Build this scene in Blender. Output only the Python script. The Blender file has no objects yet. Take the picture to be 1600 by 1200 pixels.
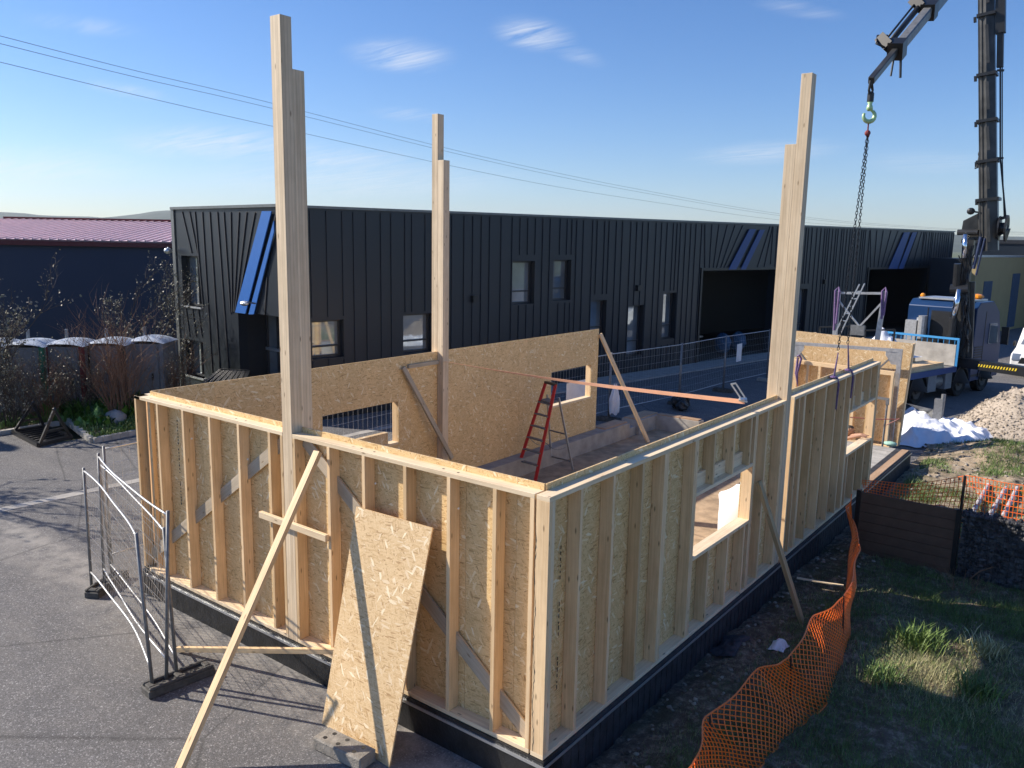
import bpy, bmesh, math, random
import numpy as np
from mathutils import Vector, Matrix, noise
R_ = math.radians
random.seed(7)
SC = bpy.context.scene
COL = SC.collection

# ------------------------------------------------------------------ camera
CX, CY, CZ, YAW, PIT, ROL, FPX = 3.870, -5.671, 4.742, 0.650, 0.173, 0.019, 1274.65
f_ = Vector((-math.sin(YAW)*math.cos(PIT), math.cos(YAW)*math.cos(PIT), -math.sin(PIT)))
r_ = Vector((math.cos(YAW), math.sin(YAW), 0)); u_ = r_.cross(f_)
RI = r_*math.cos(ROL)+u_*math.sin(ROL); UP = -r_*math.sin(ROL)+u_*math.cos(ROL); FW = f_
CAM = Vector((CX, CY, CZ))
cd = bpy.data.cameras.new('camera'); cam = bpy.data.objects.new('camera', cd); COL.objects.link(cam)
cd.lens = 36*FPX/1600; cd.sensor_width = 36; cd.clip_end = 9000; cd.clip_start = .05
m = Matrix.Identity(4)
for i in range(3):
    m[i][0] = RI[i]; m[i][1] = UP[i]; m[i][2] = -FW[i]; m[i][3] = CAM[i]
cam.matrix_world = m
SC.camera = cam

# ------------------------------------------------------------------ sun, sky, exposure
TOSUN = Vector((-1.38, -.57, 1.0)).normalized()
EL = math.asin(TOSUN.z); AZ = math.atan2(TOSUN.x, TOSUN.y)
sd = bpy.data.lights.new('sun', 'SUN'); sd.energy = 4.5; sd.angle = R_(.53); sd.color = (1, .905, .775)
so = bpy.data.objects.new('sun', sd); COL.objects.link(so)
so.rotation_euler = (-TOSUN).to_track_quat('-Z', 'Y').to_euler()
W = bpy.data.worlds.new('World'); SC.world = W; W.use_nodes = True
wn = W.node_tree; wn.nodes.clear()
def N(nt, t, **k):
    n = nt.nodes.new(t)
    for a, b in k.items():
        if a == 'i':
            for kk, vv in b.items(): n.inputs[kk].default_value = vv
        else: setattr(n, a, b)
    return n
def L(nt, a, b): nt.links.new(a, b)
sky = N(wn, 'ShaderNodeTexSky', sky_type='NISHITA', sun_disc=False)
sky.sun_elevation = EL; sky.sun_rotation = AZ; sky.altitude = 200; sky.air_density = 1.0; sky.dust_density = .35; sky.ozone_density = 2.6
bg = N(wn, 'ShaderNodeBackground'); bg.inputs[1].default_value = .077
tc = N(wn, 'ShaderNodeTexCoord')
# thin cirrus: noise over the direction projected on a high flat layer
sx = N(wn, 'ShaderNodeSeparateXYZ'); L(wn, tc.outputs['Generated'], sx.inputs[0])
zz = N(wn, 'ShaderNodeMath', operation='ADD', i={1: .09}); L(wn, sx.outputs[2], zz.inputs[0])
dx = N(wn, 'ShaderNodeMath', operation='DIVIDE'); L(wn, sx.outputs[0], dx.inputs[0]); L(wn, zz.outputs[0], dx.inputs[1])
dy = N(wn, 'ShaderNodeMath', operation='DIVIDE'); L(wn, sx.outputs[1], dy.inputs[0]); L(wn, zz.outputs[0], dy.inputs[1])
cx = N(wn, 'ShaderNodeCombineXYZ'); L(wn, dx.outputs[0], cx.inputs[0]); L(wn, dy.outputs[0], cx.inputs[1])
# small fibrous wisps: each an ellipse on that layer, filled with stretched noise
n1 = N(wn, 'ShaderNodeTexNoise', i={'Scale': 1.0, 'Detail': 10, 'Roughness': .66, 'Distortion': .8})
mpn = N(wn, 'ShaderNodeMapping'); L(wn, cx.outputs[0], mpn.inputs[0]); mpn.inputs['Rotation'].default_value = (0, 0, R_(-40)); mpn.inputs['Scale'].default_value = (2.2, 15, 1); L(wn, mpn.outputs[0], n1.inputs['Vector'])
def cdir(px, py):
    d = (RI*((px-800)/FPX)+UP*(-(py-600)/FPX)+FW).normalized(); return Vector((d.x/(d.z+.09), d.y/(d.z+.09)))
acc = None
for (px, py, hw, hh, slope, st) in ((625, 88, 82, 26, .05, 1.0), (835, 55, 62, 26, .12, 1.0), (900, 85, 45, 16, .3, .45), (330, 226, 170, 26, .02, .85), (130, 40, 90, 16, .12, .40), (200, 142, 70, 12, .18, .5), (640, 180, 60, 12, .06, .45), (520, 250, 150, 22, .05, .6), (1190, 240, 130, 18, -.06, .7), (1450, 255, 120, 20, .02, .35), (1250, 15, 70, 14, .15, .35), (560, 285, 260, 30, .02, .6), (60, 265, 180, 30, 0, .65)):
    c = cdir(px, py); a = cdir(px+hw, py+hw*slope)-c; b = cdir(px, py+hh)-c
    # matrix whose columns are a,b ; inverse rows give ellipse coordinates
    det = a.x*b.y-a.y*b.x; r0 = Vector((b.y/det, -b.x/det, 0)); r1_ = Vector((-a.y/det, a.x/det, 0))
    sb = N(wn, 'ShaderNodeVectorMath', operation='SUBTRACT'); L(wn, cx.outputs[0], sb.inputs[0]); sb.inputs[1].default_value = (c.x, c.y, 0)
    d0 = N(wn, 'ShaderNodeVectorMath', operation='DOT_PRODUCT'); L(wn, sb.outputs[0], d0.inputs[0]); d0.inputs[1].default_value = r0
    d1_ = N(wn, 'ShaderNodeVectorMath', operation='DOT_PRODUCT'); L(wn, sb.outputs[0], d1_.inputs[0]); d1_.inputs[1].default_value = r1_
    cc_ = N(wn, 'ShaderNodeCombineXYZ'); L(wn, d0.outputs['Value'], cc_.inputs[0]); L(wn, d1_.outputs['Value'], cc_.inputs[1])
    ln_ = N(wn, 'ShaderNodeVectorMath', operation='LENGTH'); L(wn, cc_.outputs[0], ln_.inputs[0])
    mr = N(wn, 'ShaderNodeMapRange', interpolation_type='SMOOTHSTEP', i={'From Min': 1.25, 'From Max': 0., 'To Min': 0., 'To Max': st}); L(wn, ln_.outputs['Value'], mr.inputs[0])
    if acc is None: acc = mr.outputs[0]
    else:
        mm_ = N(wn, 'ShaderNodeMath', operation='MAXIMUM'); L(wn, acc, mm_.inputs[0]); L(wn, mr.outputs[0], mm_.inputs[1]); acc = mm_.outputs[0]
nr = N(wn, 'ShaderNodeMapRange', i={'From Min': .34, 'From Max': .78, 'To Min': 0., 'To Max': 1.}); L(wn, n1.outputs[0], nr.inputs[0])
mu2 = N(wn, 'ShaderNodeMath', operation='MULTIPLY'); L(wn, acc, mu2.inputs[0]); L(wn, nr.outputs[0], mu2.inputs[1])
sat = N(wn, 'ShaderNodeHueSaturation', i={'Saturation': 1.2, 'Value': 1.05}); L(wn, sky.outputs[0], sat.inputs['Color'])
mx = N(wn, 'ShaderNodeMix', data_type='RGBA'); mx.inputs[7].default_value = (7.2, 7.5, 8.0, 1)
tint = N(wn, 'ShaderNodeMix', data_type='RGBA', blend_type='MULTIPLY'); tint.inputs[0].default_value = 1; tint.inputs[7].default_value = (.84, .92, 1.14, 1)
L(wn, sat.outputs[0], tint.inputs[6])
L(wn, mu2.outputs[0], mx.inputs[0]); L(wn, tint.outputs[2], mx.inputs[6]); L(wn, mx.outputs[2], bg.inputs[0])
wo = N(wn, 'ShaderNodeOutputWorld'); L(wn, bg.outputs[0], wo.inputs[0])
SC.view_settings.view_transform = 'Standard'; SC.view_settings.look = 'None'; SC.view_settings.gamma = 1; SC.view_settings.exposure = 0.72
SC.cycles.max_bounces = 8; SC.cycles.transparent_max_bounces = 12

# ------------------------------------------------------------------ materials
def newmat(name):
    M = bpy.data.materials.new(name); M.use_nodes = True; nt = M.node_tree
    return M, nt, nt.nodes['Principled BSDF']
def ramp(nt, fac, stops, interp='LINEAR'):
    r = N(nt, 'ShaderNodeValToRGB'); cr = r.color_ramp; cr.interpolation = interp
    while len(cr.elements) < len(stops): cr.elements.new(.5)
    for e, (p, c) in zip(cr.elements, stops): e.position = p; e.color = tuple(c)+(1,) if len(c) == 3 else c
    L(nt, fac, r.inputs[0]); return r.outputs[0]
def mix(nt, fac, a, b, bt='MIX'):
    n = N(nt, 'ShaderNodeMix', data_type='RGBA', blend_type=bt)
    for s, v in ((0, fac), (6, a), (7, b)):
        if hasattr(v, 'links'): L(nt, v, n.inputs[s])
        else: n.inputs[s].default_value = v if s == 0 else (tuple(v)+(1,) if len(v) == 3 else v)
    return n.outputs[2]
def bump(nt, bs, h, st, dist=.01):
    b = N(nt, 'ShaderNodeBump', i={'Strength': st, 'Distance': dist}); L(nt, h, b.inputs['Height']); L(nt, b.outputs[0], bs.inputs['Normal'])
def nz(nt, vec, sc, det=4, rough=.55, dist=0.):
    n = N(nt, 'ShaderNodeTexNoise', i={'Scale': sc, 'Detail': det, 'Roughness': rough, 'Distortion': dist})
    if vec is not None: L(nt, vec, n.inputs['Vector'])
    return n.outputs[0]
def mapd(nt, vec, sc=(1, 1, 1), rot=(0, 0, 0), loc=(0, 0, 0)):
    n = N(nt, 'ShaderNodeMapping'); n.inputs['Scale'].default_value = sc; n.inputs['Rotation'].default_value = rot; n.inputs['Location'].default_value = loc
    L(nt, vec, n.inputs[0]); return n.outputs[0]
def coord(nt, w='UV'): return N(nt, 'ShaderNodeTexCoord').outputs[w]

def wood(name, base, dark, tone=.16, knots=True, rough=.62, lam=False):
    M, nt, bs = newmat(name); uv = coord(nt)
    g = nz(nt, mapd(nt, uv, (1.2, 42, 1)), 1.0, 5, .6, .6)
    g2 = nz(nt, mapd(nt, uv, (.5, 9, 1)), 1.0, 3, .5, 1.0)
    c = ramp(nt, g, [(.22, [q*.72 for q in dark]), (.42, dark), (.60, base)])
    c = mix(nt, .5, c, ramp(nt, g2, [(.3, [x*.82 for x in base]), (.7, [min(1, x*1.1) for x in base])]))
    s = N(nt, 'ShaderNodeSeparateXYZ'); L(nt, uv, s.inputs[0])
    dv = N(nt, 'ShaderNodeMath', operation='DIVIDE', i={1: 10}); L(nt, s.outputs[1], dv.inputs[0])
    fl = N(nt, 'ShaderNodeMath', operation='FLOOR'); L(nt, dv.outputs[0], fl.inputs[0])
    wh = N(nt, 'ShaderNodeTexWhiteNoise', noise_dimensions='1D'); L(nt, fl.outputs[0], wh.inputs['W'])
    tone_c = ramp(nt, wh.outputs[0], [(0, (1-tone*1.3, 1-tone*1.5, 1-tone*1.9)), (.5, (1, .99, .97)), (1, (1+tone*.3, 1+tone*.25, 1+tone*.2))])
    c = mix(nt, 1., c, tone_c, 'MULTIPLY')
    if lam:
        fr = N(nt, 'ShaderNodeMath', operation='PINGPONG', i={1: .021}); L(nt, s.outputs[1], fr.inputs[0])
        c = mix(nt, ramp(nt, fr.outputs[0], [(0.0, (.55,)*3), (.0022, (0,)*3)]), c, [x*.55 for x in dark])
        fl2 = N(nt, 'ShaderNodeMath', operation='SNAP', i={1: .042}); L(nt, s.outputs[1], fl2.inputs[0])
        w3 = N(nt, 'ShaderNodeTexWhiteNoise', noise_dimensions='1D'); L(nt, fl2.outputs[0], w3.inputs['W'])
        c = mix(nt, 1., c, ramp(nt, w3.outputs[0], [(0, (.86, .85, .83)), (1, (1.05, 1.05, 1.04))]), 'MULTIPLY')
    sm = nz(nt, mapd(nt, uv, (1.6, 3, 1)), 1.0, 5, .65)
    c = mix(nt, .7, c, ramp(nt, sm, [(.32, (.80, .77, .73)), (.6, (1.04, 1.04, 1.04))]), 'MULTIPLY')
    if knots:
        v = N(nt, 'ShaderNodeTexVoronoi', voronoi_dimensions='2D', i={'Scale': 1, 'Randomness': 1}); L(nt, mapd(nt, uv, (3.1, 11, 1)), v.inputs['Vector'])
        k = ramp(nt, v.outputs['Distance'], [(.04, (1, 1, 1)), (.13, (0, 0, 0))])
        wn2 = N(nt, 'ShaderNodeTexWhiteNoise', noise_dimensions='3D'); L(nt, v.outputs['Position'], wn2.inputs['Vector'])
        th = N(nt, 'ShaderNodeMath', operation='GREATER_THAN', i={1: .76}); L(nt, wn2.outputs[0], th.inputs[0])
        km = N(nt, 'ShaderNodeMath', operation='MULTIPLY'); L(nt, k, km.inputs[0]); L(nt, th.outputs[0], km.inputs[1])
        km2 = N(nt, 'ShaderNodeMath', operation='MULTIPLY', i={1: .75}); L(nt, km.outputs[0], km2.inputs[0])
        c = mix(nt, km2.outputs[0], c, (.16, .085, .035))
    L(nt, c, bs.inputs['Base Color']); bs.inputs['Roughness'].default_value = rough
    bump(nt, bs, g, .25, .003); return M

def osb(name, gain=1.0, hue=(1, 1, 1)):
    M, nt, bs = newmat(name); uv = coord(nt)
    cols = [(.48, .29, .12), (.70, .475, .215), (.84, .61, .31), (.93, .75, .46)]
    cols = [tuple(min(.95, a*gain*b) for a, b in zip(q, hue)) for q in cols]
    def layer(rot, sc, off):
        d = N(nt, 'ShaderNodeTexNoise', i={'Scale': 3.0, 'Detail': 2}); L(nt, uv, d.inputs['Vector'])
        ad = N(nt, 'ShaderNodeMix', data_type='RGBA', blend_type='LINEAR_LIGHT'); ad.inputs[0].default_value = .018
        L(nt, uv, ad.inputs[6]); L(nt, d.outputs['Color'], ad.inputs[7])
        v = N(nt, 'ShaderNodeTexVoronoi', voronoi_dimensions='2D', i={'Scale': 1, 'Randomness': 1}); L(nt, mapd(nt, mapd(nt, ad.outputs[2], (1, 1, 1), (0, 0, R_(rot)), (off, off*.7, 0)), sc), v.inputs['Vector'])
        s = N(nt, 'ShaderNodeSeparateColor'); L(nt, v.outputs['Color'], s.inputs[0])
        return v, s
    v1, s1 = layer(72, (13, 85, 1), 0); v2, s2 = layer(-55, (15, 95, 1), 3.3); v3, s3 = layer(28, (16, 88, 1), 7.1); v4, s4 = layer(-88, (15, 90, 1), 11.7); v5, s5 = layer(38, (11, 44, 1), 19.2); v6, s6 = layer(-24, (12, 48, 1), 27.7); v7, s7 = layer(83, (12, 46, 1), 33.1)
    mid = lambda o: ramp(nt, o, [(0, cols[0]), (.12, cols[1]), (.55, cols[2]), (.93, cols[2]), (1, cols[3])])
    c = mid(s1.outputs[0])
    for (s, t) in ((s2, .45), (s3, .5), (s4, .6), (s5, .972), (s6, .975), (s7, .975)):
        g = N(nt, 'ShaderNodeMath', operation='GREATER_THAN', i={1: t}); L(nt, s.outputs[1], g.inputs[0])
        c = mix(nt, g.outputs[0], c, mid(s.outputs[0]) if t < .8 else ramp(nt, s.outputs[0], [(0, cols[2]), (.4, cols[3]), (1, (.96, .84, .60))]))
    fine = nz(nt, mapd(nt, uv, (60, 220, 1), (0, 0, R_(15))), 1, 3)
    c = mix(nt, .35, c, ramp(nt, fine, [(.3, (.55, .5, .45)), (.7, (1.15, 1.12, 1.1))]), 'MULTIPLY')
    big = nz(nt, uv, 1.4, 3); c = mix(nt, .4, c, ramp(nt, big, [(.3, (.78, .76, .72)), (.7, (1.1, 1.08, 1.05))]), 'MULTIPLY')
    L(nt, c, bs.inputs['Base Color']); bs.inputs['Roughness'].default_value = .5
    bump(nt, bs, s2.outputs[0], .25, .002); return M

def plain(name, col, rough=.6, metal=0., var=.15, sc=6., bumpst=.0, w='Object', spec=None):
    M, nt, bs = newmat(name); o = coord(nt, w)
    n = nz(nt, o, sc, 5, .6)
    c = mix(nt, 1., tuple(col), ramp(nt, n, [(.3, (1-var,)*3), (.7, (1+var,)*3)]), 'MULTIPLY')
    L(nt, c, bs.inputs['Base Color']); bs.inputs['Roughness'].default_value = rough; bs.inputs['Metallic'].default_value = metal
    if spec is not None: bs.inputs['Specular IOR Level'].default_value = spec
    if bumpst: bump(nt, bs, nz(nt, o, sc*6, 4), bumpst, .02)
    return M
def asphalt(name, col, patch=.25):
    M, nt, bs = newmat(name); o = coord(nt, 'Object')
    n = nz(nt, o, 110, 3, .7); n2 = nz(nt, o, .6, 6, .65, .4); n3 = nz(nt, o, 3.5, 5, .6)
    v = N(nt, 'ShaderNodeTexVoronoi', i={'Scale': 70}); L(nt, o, v.inputs['Vector'])
    sp = N(nt, 'ShaderNodeSeparateColor'); L(nt, v.outputs['Color'], sp.inputs[0])
    c = mix(nt, 1., tuple(col), ramp(nt, n, [(.3, (.5,)*3), (.5, (1,)*3), (.72, (1.7,)*3)]), 'MULTIPLY')
    c = mix(nt, 1., c, ramp(nt, sp.outputs[0], [(0, (.7,)*3), (.85, (1.05,)*3), (1, (2.0,)*3)]), 'MULTIPLY')
    c = mix(nt, 1., c, ramp(nt, n2, [(.3, (1-patch,)*3), (.7, (1+patch,)*3)]), 'MULTIPLY')
    c = mix(nt, .5, c, ramp(nt, n3, [(.3, (.85,)*3), (.7, (1.18, 1.15, 1.1))]), 'MULTIPLY')
    s_ = N(nt, 'ShaderNodeSeparateXYZ'); L(nt, o, s_.inputs[0])
    if name == 'asphalt':
        m1 = N(nt, 'ShaderNodeMapRange', i={'From Min': -1.1, 'From Max': -.15, 'To Min': 0, 'To Max': 1}); L(nt, s_.outputs[1], m1.inputs[0])
        oil = nz(nt, o, .9, 3, .5, .8); c = mix(nt, ramp(nt, oil, [(.66, (0, 0, 0)), (.72, (.45,)*3)]), c, (.05, .05, .052))
        dust = nz(nt, mapd(nt, o, (.35, 1.6, 1), (0, 0, R_(24))), 1.0, 6, .7); c = mix(nt, ramp(nt, dust, [(.50, (0, 0, 0)), (.72, (.22,)*3)]), c, (.30, .28, .25))
        m2 = N(nt, 'ShaderNodeMapRange', i={'From Min': .2, 'From Max': 0., 'To Min': 0, 'To Max': 1}); L(nt, s_.outputs[1], m2.inputs[0])
        m3 = N(nt, 'ShaderNodeMath', operation='MULTIPLY'); L(nt, m1.outputs[0], m3.inputs[0]); L(nt, m2.outputs[0], m3.inputs[1])
        m4 = N(nt, 'ShaderNodeMath', operation='MULTIPLY'); L(nt, m3.outputs[0], m4.inputs[0]); L(nt, ramp(nt, n3, [(.32, (0, 0, 0)), (.62, (.75,)*3)]), m4.inputs[1])
        c = mix(nt, m4.outputs[0], c, (.34, .32, .29))
        cr = N(nt, 'ShaderNodeTexVoronoi', feature='DISTANCE_TO_EDGE', i={'Scale': .23}); L(nt, mix(nt, .12, o, N(nt, 'ShaderNodeTexNoise', i={'Scale': 1.4, 'Detail': 6}).outputs['Color'], 'LINEAR_LIGHT'), cr.inputs['Vector'])
        c = mix(nt, ramp(nt, cr.outputs['Distance'], [(.001, (.5,)*3), (.005, (0,)*3)]), c, (.03, .03, .03))
    L(nt, c, bs.inputs['Base Color']); bs.inputs['Roughness'].default_value = .85; bs.inputs['Specular IOR Level'].default_value = .25
    bump(nt, bs, n, .5, .006); return M
def soilmat():
    M, nt, bs = newmat('soil'); o = coord(nt, 'Object')
    n1_, n2_, n3_ = nz(nt, o, 1.1, 7, .65, .5), nz(nt, o, 9, 6, .7), nz(nt, o, 45, 4, .7)
    c = ramp(nt, n2_, [(.25, (.06, .042, .03)), (.5, (.16, .12, .085)), (.70, (.42, .34, .26))])
    c = mix(nt, ramp(nt, n1_, [(.46, (0, 0, 0)), (.64, (.7, .7, .7))]), c, (.06, .075, .03))
    s = N(nt, 'ShaderNodeSeparateXYZ'); L(nt, o, s.inputs[0])
    far = N(nt, 'ShaderNodeMapRange', i={'From Min': 9.5, 'From Max': 13.5}); L(nt, s.outputs[1], far.inputs[0])
    sand = ramp(nt, n2_, [(.25, (.20, .145, .09)), (.5, (.40, .31, .21)), (.75, (.58, .49, .37))])
    sandm = N(nt, 'ShaderNodeMath', operation='MULTIPLY'); L(nt, far.outputs[0], sandm.inputs[0]); L(nt, ramp(nt, n1_, [(.45, (1, 1, 1)), (.62, (.1, .1, .1))]), sandm.inputs[1])
    c = mix(nt, sandm.outputs[0], c, sand)
    c = mix(nt, .6, c, ramp(nt, n3_, [(.3, (.5,)*3), (.7, (1.4,)*3)]), 'MULTIPLY')
    L(nt, c, bs.inputs['Base Color']); bs.inputs['Roughness'].default_value = .95
    bump(nt, bs, n3_, .8, .03); return M
def glassmat(name, tint=(.30, .34, .37), rough=.03):
    M, nt, bs = newmat(name); o = coord(nt, 'Object')
    L(nt, ramp(nt, nz(nt, o, .8, 3), [(.3, [t*.7 for t in tint]), (.7, [t*1.4 for t in tint])]), bs.inputs['Base Color'])
    bs.inputs['Roughness'].default_value = rough; bs.inputs['Metallic'].default_value = .55
    return M
def leafmat(name, a, b, rough=.6):
    M, nt, bs = newmat(name); o = coord(nt, 'Object')
    g = N(nt, 'ShaderNodeNewGeometry')
    c = ramp(nt, g.outputs['Random Per Island'], [(0, a), (1, b)])
    c = mix(nt, .6, c, ramp(nt, nz(nt, o, 1.3, 4), [(.3, (.6,)*3), (.7, (1.3,)*3)]), 'MULTIPLY')
    L(nt, c, bs.inputs['Base Color']); bs.inputs['Roughness'].default_value = rough
    return M

M = {}
M['pine'] = wood('pine', (.90, .67, .41), (.72, .49, .27))
M['pine_pale'] = wood('pine_pale', (.90, .74, .52), (.74, .56, .36), .08)
M['glulam'] = wood('glulam', (.78, .635, .455), (.64, .49, .33), .05, lam=True)
M['pine_grey'] = wood('pine_grey', (.50, .43, .33), (.36, .30, .22), .08)
M['pine_old'] = wood('pine_old', (.46, .35, .19), (.30, .21, .11), .08)
M['pine_red'] = wood('pine_red', (.52, .35, .22), (.36, .22, .13), .08)
M['osb'] = osb('osb'); M['osb_pale'] = osb('osb_pale', .90, (1, 1.02, 1.16)); M['osb_edge'] = osb('osb_edge', 1.1, (1, .95, .85))
M['asphalt'] = asphalt('asphalt', (.150, .147, .148), .08)
M['asphalt_dark'] = asphalt('asphalt_dark', (.10, .10, .105), .15)
M['concrete'] = plain('concrete', (.36, .34, .31), .85, 0, .22, 3, .3)
M['concrete_pale'] = plain('concrete_pale', (.42, .40, .36), .85, 0, .25, 5, .3)
M['old_concrete'] = plain('old_concrete', (.26, .235, .20), .9, 0, .35, 9, .5)
M['rubber'] = plain('rubber', (.085, .08, .072), .8, 0, .35, 14, .4)
M['bitumen'] = plain('bitumen', (.018, .019, .021), .38, 0, .5, 5, .35)
M['membrane'] = plain('membrane', (.035, .038, .045), .6, 0, .5, 7, .3)
M['alu'] = plain('aluminium', (.62, .64, .66), .38, .8, .1, 8)
M['galv'] = plain('galvanised', (.50, .51, .52), .45, .7, .2, 12)
M['galv_dark'] = plain('galvanised_dull', (.22, .225, .23), .55, .5, .25, 12)
M['clad'] = plain('cladding', (.010, .016, .025), .40, .0, .1, .4, 0, spec=.5)
M['rib'] = plain('cladding_seam', (.020, .026, .036), .5)
M['ribd'] = plain('cladding_seam_dark', (.02, .022, .027), .5)
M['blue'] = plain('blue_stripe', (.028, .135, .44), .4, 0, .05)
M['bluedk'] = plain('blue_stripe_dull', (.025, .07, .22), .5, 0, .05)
M['greyblue'] = plain('grey_blue_glass', (.07, .11, .17), .2)
M['cap'] = plain('parapet_cap', (.16, .17, .17), .4, .4)
M['glass'] = glassmat('window_glass')
M['frame'] = plain('window_frame', (.03, .033, .038), .4)
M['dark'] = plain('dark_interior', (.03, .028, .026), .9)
M['redroof'] = plain('red_roof', (.80, .58, .57), .35, .0, .08, 2)
M['reddark'] = plain('red_fascia', (.12, .018, .022), .5)
M['navy'] = plain('navy_wall', (.022, .034, .075), .6, 0, .06, .3)
M['soil'] = soilmat(); M['sandfloor'] = plain('sand_floor', (.40, .29, .185), .9, 0, .35, 3, .5)
M['grass'] = leafmat('grass', (.045, .095, .018), (.19, .28, .065))
M['dry_sunpatch'] = leafmat('dry_sunpatch_grass', (.20, .21, .07), (.60, .54, .30))  # straw colour, brightened to lift the sunlit patch
M['leaf'] = leafmat('leaf', (.03, .09, .012), (.12, .26, .04), .4)
M['bark'] = plain('bark', (.075, .06, .05), .9, 0, .3, 20)
M['twig'] = plain('twig', (.21, .12, .075), .85, 0, .3, 8)
M['bud'] = leafmat('bud', (.16, .16, .09), (.36, .33, .25))
M['orange'] = plain('orange_net', (1.0, .19, .02), .45, 0, .1, 4)
M['white'] = plain('white_plastic', (.80, .80, .82), .5, 0, .06, 3)
M['tarp'] = plain('white_tarp', (.78, .80, .86), .45, 0, .05, 3)
M['red'] = plain('red_paint', (.52, .016, .022), .35, 0, .08, 6)
M['black'] = plain('black_paint', (.014, .015, .017), .4, .0, .3, 6)
M['cranegrey'] = plain('crane_grey', (.045, .045, .044), .36, .2, .55, 2.2)
M['chrome'] = plain('chrome', (.75, .77, .8), .14, 1., .05)
M['truckblue'] = plain('truck_blue', (.010, .040, .12), .3, .1, .06, 2)
M['armblue'] = plain('arm_blue', (.02, .035, .09), .4)
M['bluerail'] = plain('blue_rail', (.06, .30, .62), .4, 0, .05)
M['tyre'] = plain('tyre', (.018, .018, .018), .85, 0, .2, 20)
M['beige'] = plain('beige_render', (.34, .27, .13), .8, 0, .06, 1)
M['hookmat'] = plain('hook_galvanised', (.46, .64, .34), .4, .3, .1, 9)
M['pipep'] = plain('pale_ribbed_plastic', (.40, .38, .40), .6, 0, .45, 9)
M['sling'] = plain('purple_sling', (.16, .10, .22), .7, 0, .3, 20)
M['strap'] = plain('orange_strap', (.92, .52, .35), .55, 0, .08, 4)
M['composite'] = plain('brown_composite', (.12, .068, .045), .6, 0, .2, 5, .1)
M['skin'] = plain('skin', (.45, .25, .16), .55, 0, .05)
M['hair'] = plain('hair', (.02, .015, .012), .6)
M['cloth_w'] = plain('white_cloth', (.78, .77, .79), .8, 0, .05, 6)
M['cloth_d'] = plain('dark_cloth', (.05, .05, .06), .9, 0, .2, 10, .2)
M['pouchg'] = plain('pale_green_cloth', (.30, .50, .42), .7, 0, .2, 20)
M['greenp'] = plain('green_plastic', (.02, .17, .10), .5, 0, .15)
M['redp'] = plain('dull_red_plastic', (.20, .03, .03), .5, 0, .15)
M['roofp'] = plain('weathered_pale_plastic', (.40, .46, .55), .6, 0, .35, 3)
M['greyp'] = plain('grey_plastic', (.20, .22, .24), .5, 0, .15)
M['yellow'] = plain('yellow', (.75, .55, .03), .5)
M['amber'] = plain('amber', (.85, .30, .02), .3)
M['bag'] = plain('blue_bag', (.03, .10, .20), .6, 0, .2)
M['teal'] = plain('teal', (.02, .35, .40), .5)
M['wire'] = plain('power_wire', (.12, .13, .15), .6)
M['hill'] = plain('hill', (.055, .075, .05), .95, 0, .3, .01)
M['field'] = plain('field', (.10, .12, .06), .95, 0, .3, .02)
M['gravel'] = plain('gravel', (.40, .34, .275), .9, 0, .3, 12, .6)
M['stone_w'] = leafmat('stone', (.26, .215, .165), (.50, .43, .35), .9)
M['rubble'] = leafmat('rubble', (.06, .05, .04), (.42, .37, .30), .9)
M['stone_d'] = leafmat('dark_stone', (.02, .022, .026), (.11, .11, .115), .6)
M['paint_w'] = plain('white_car_paint', (.78, .79, .80), .25)

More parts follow.
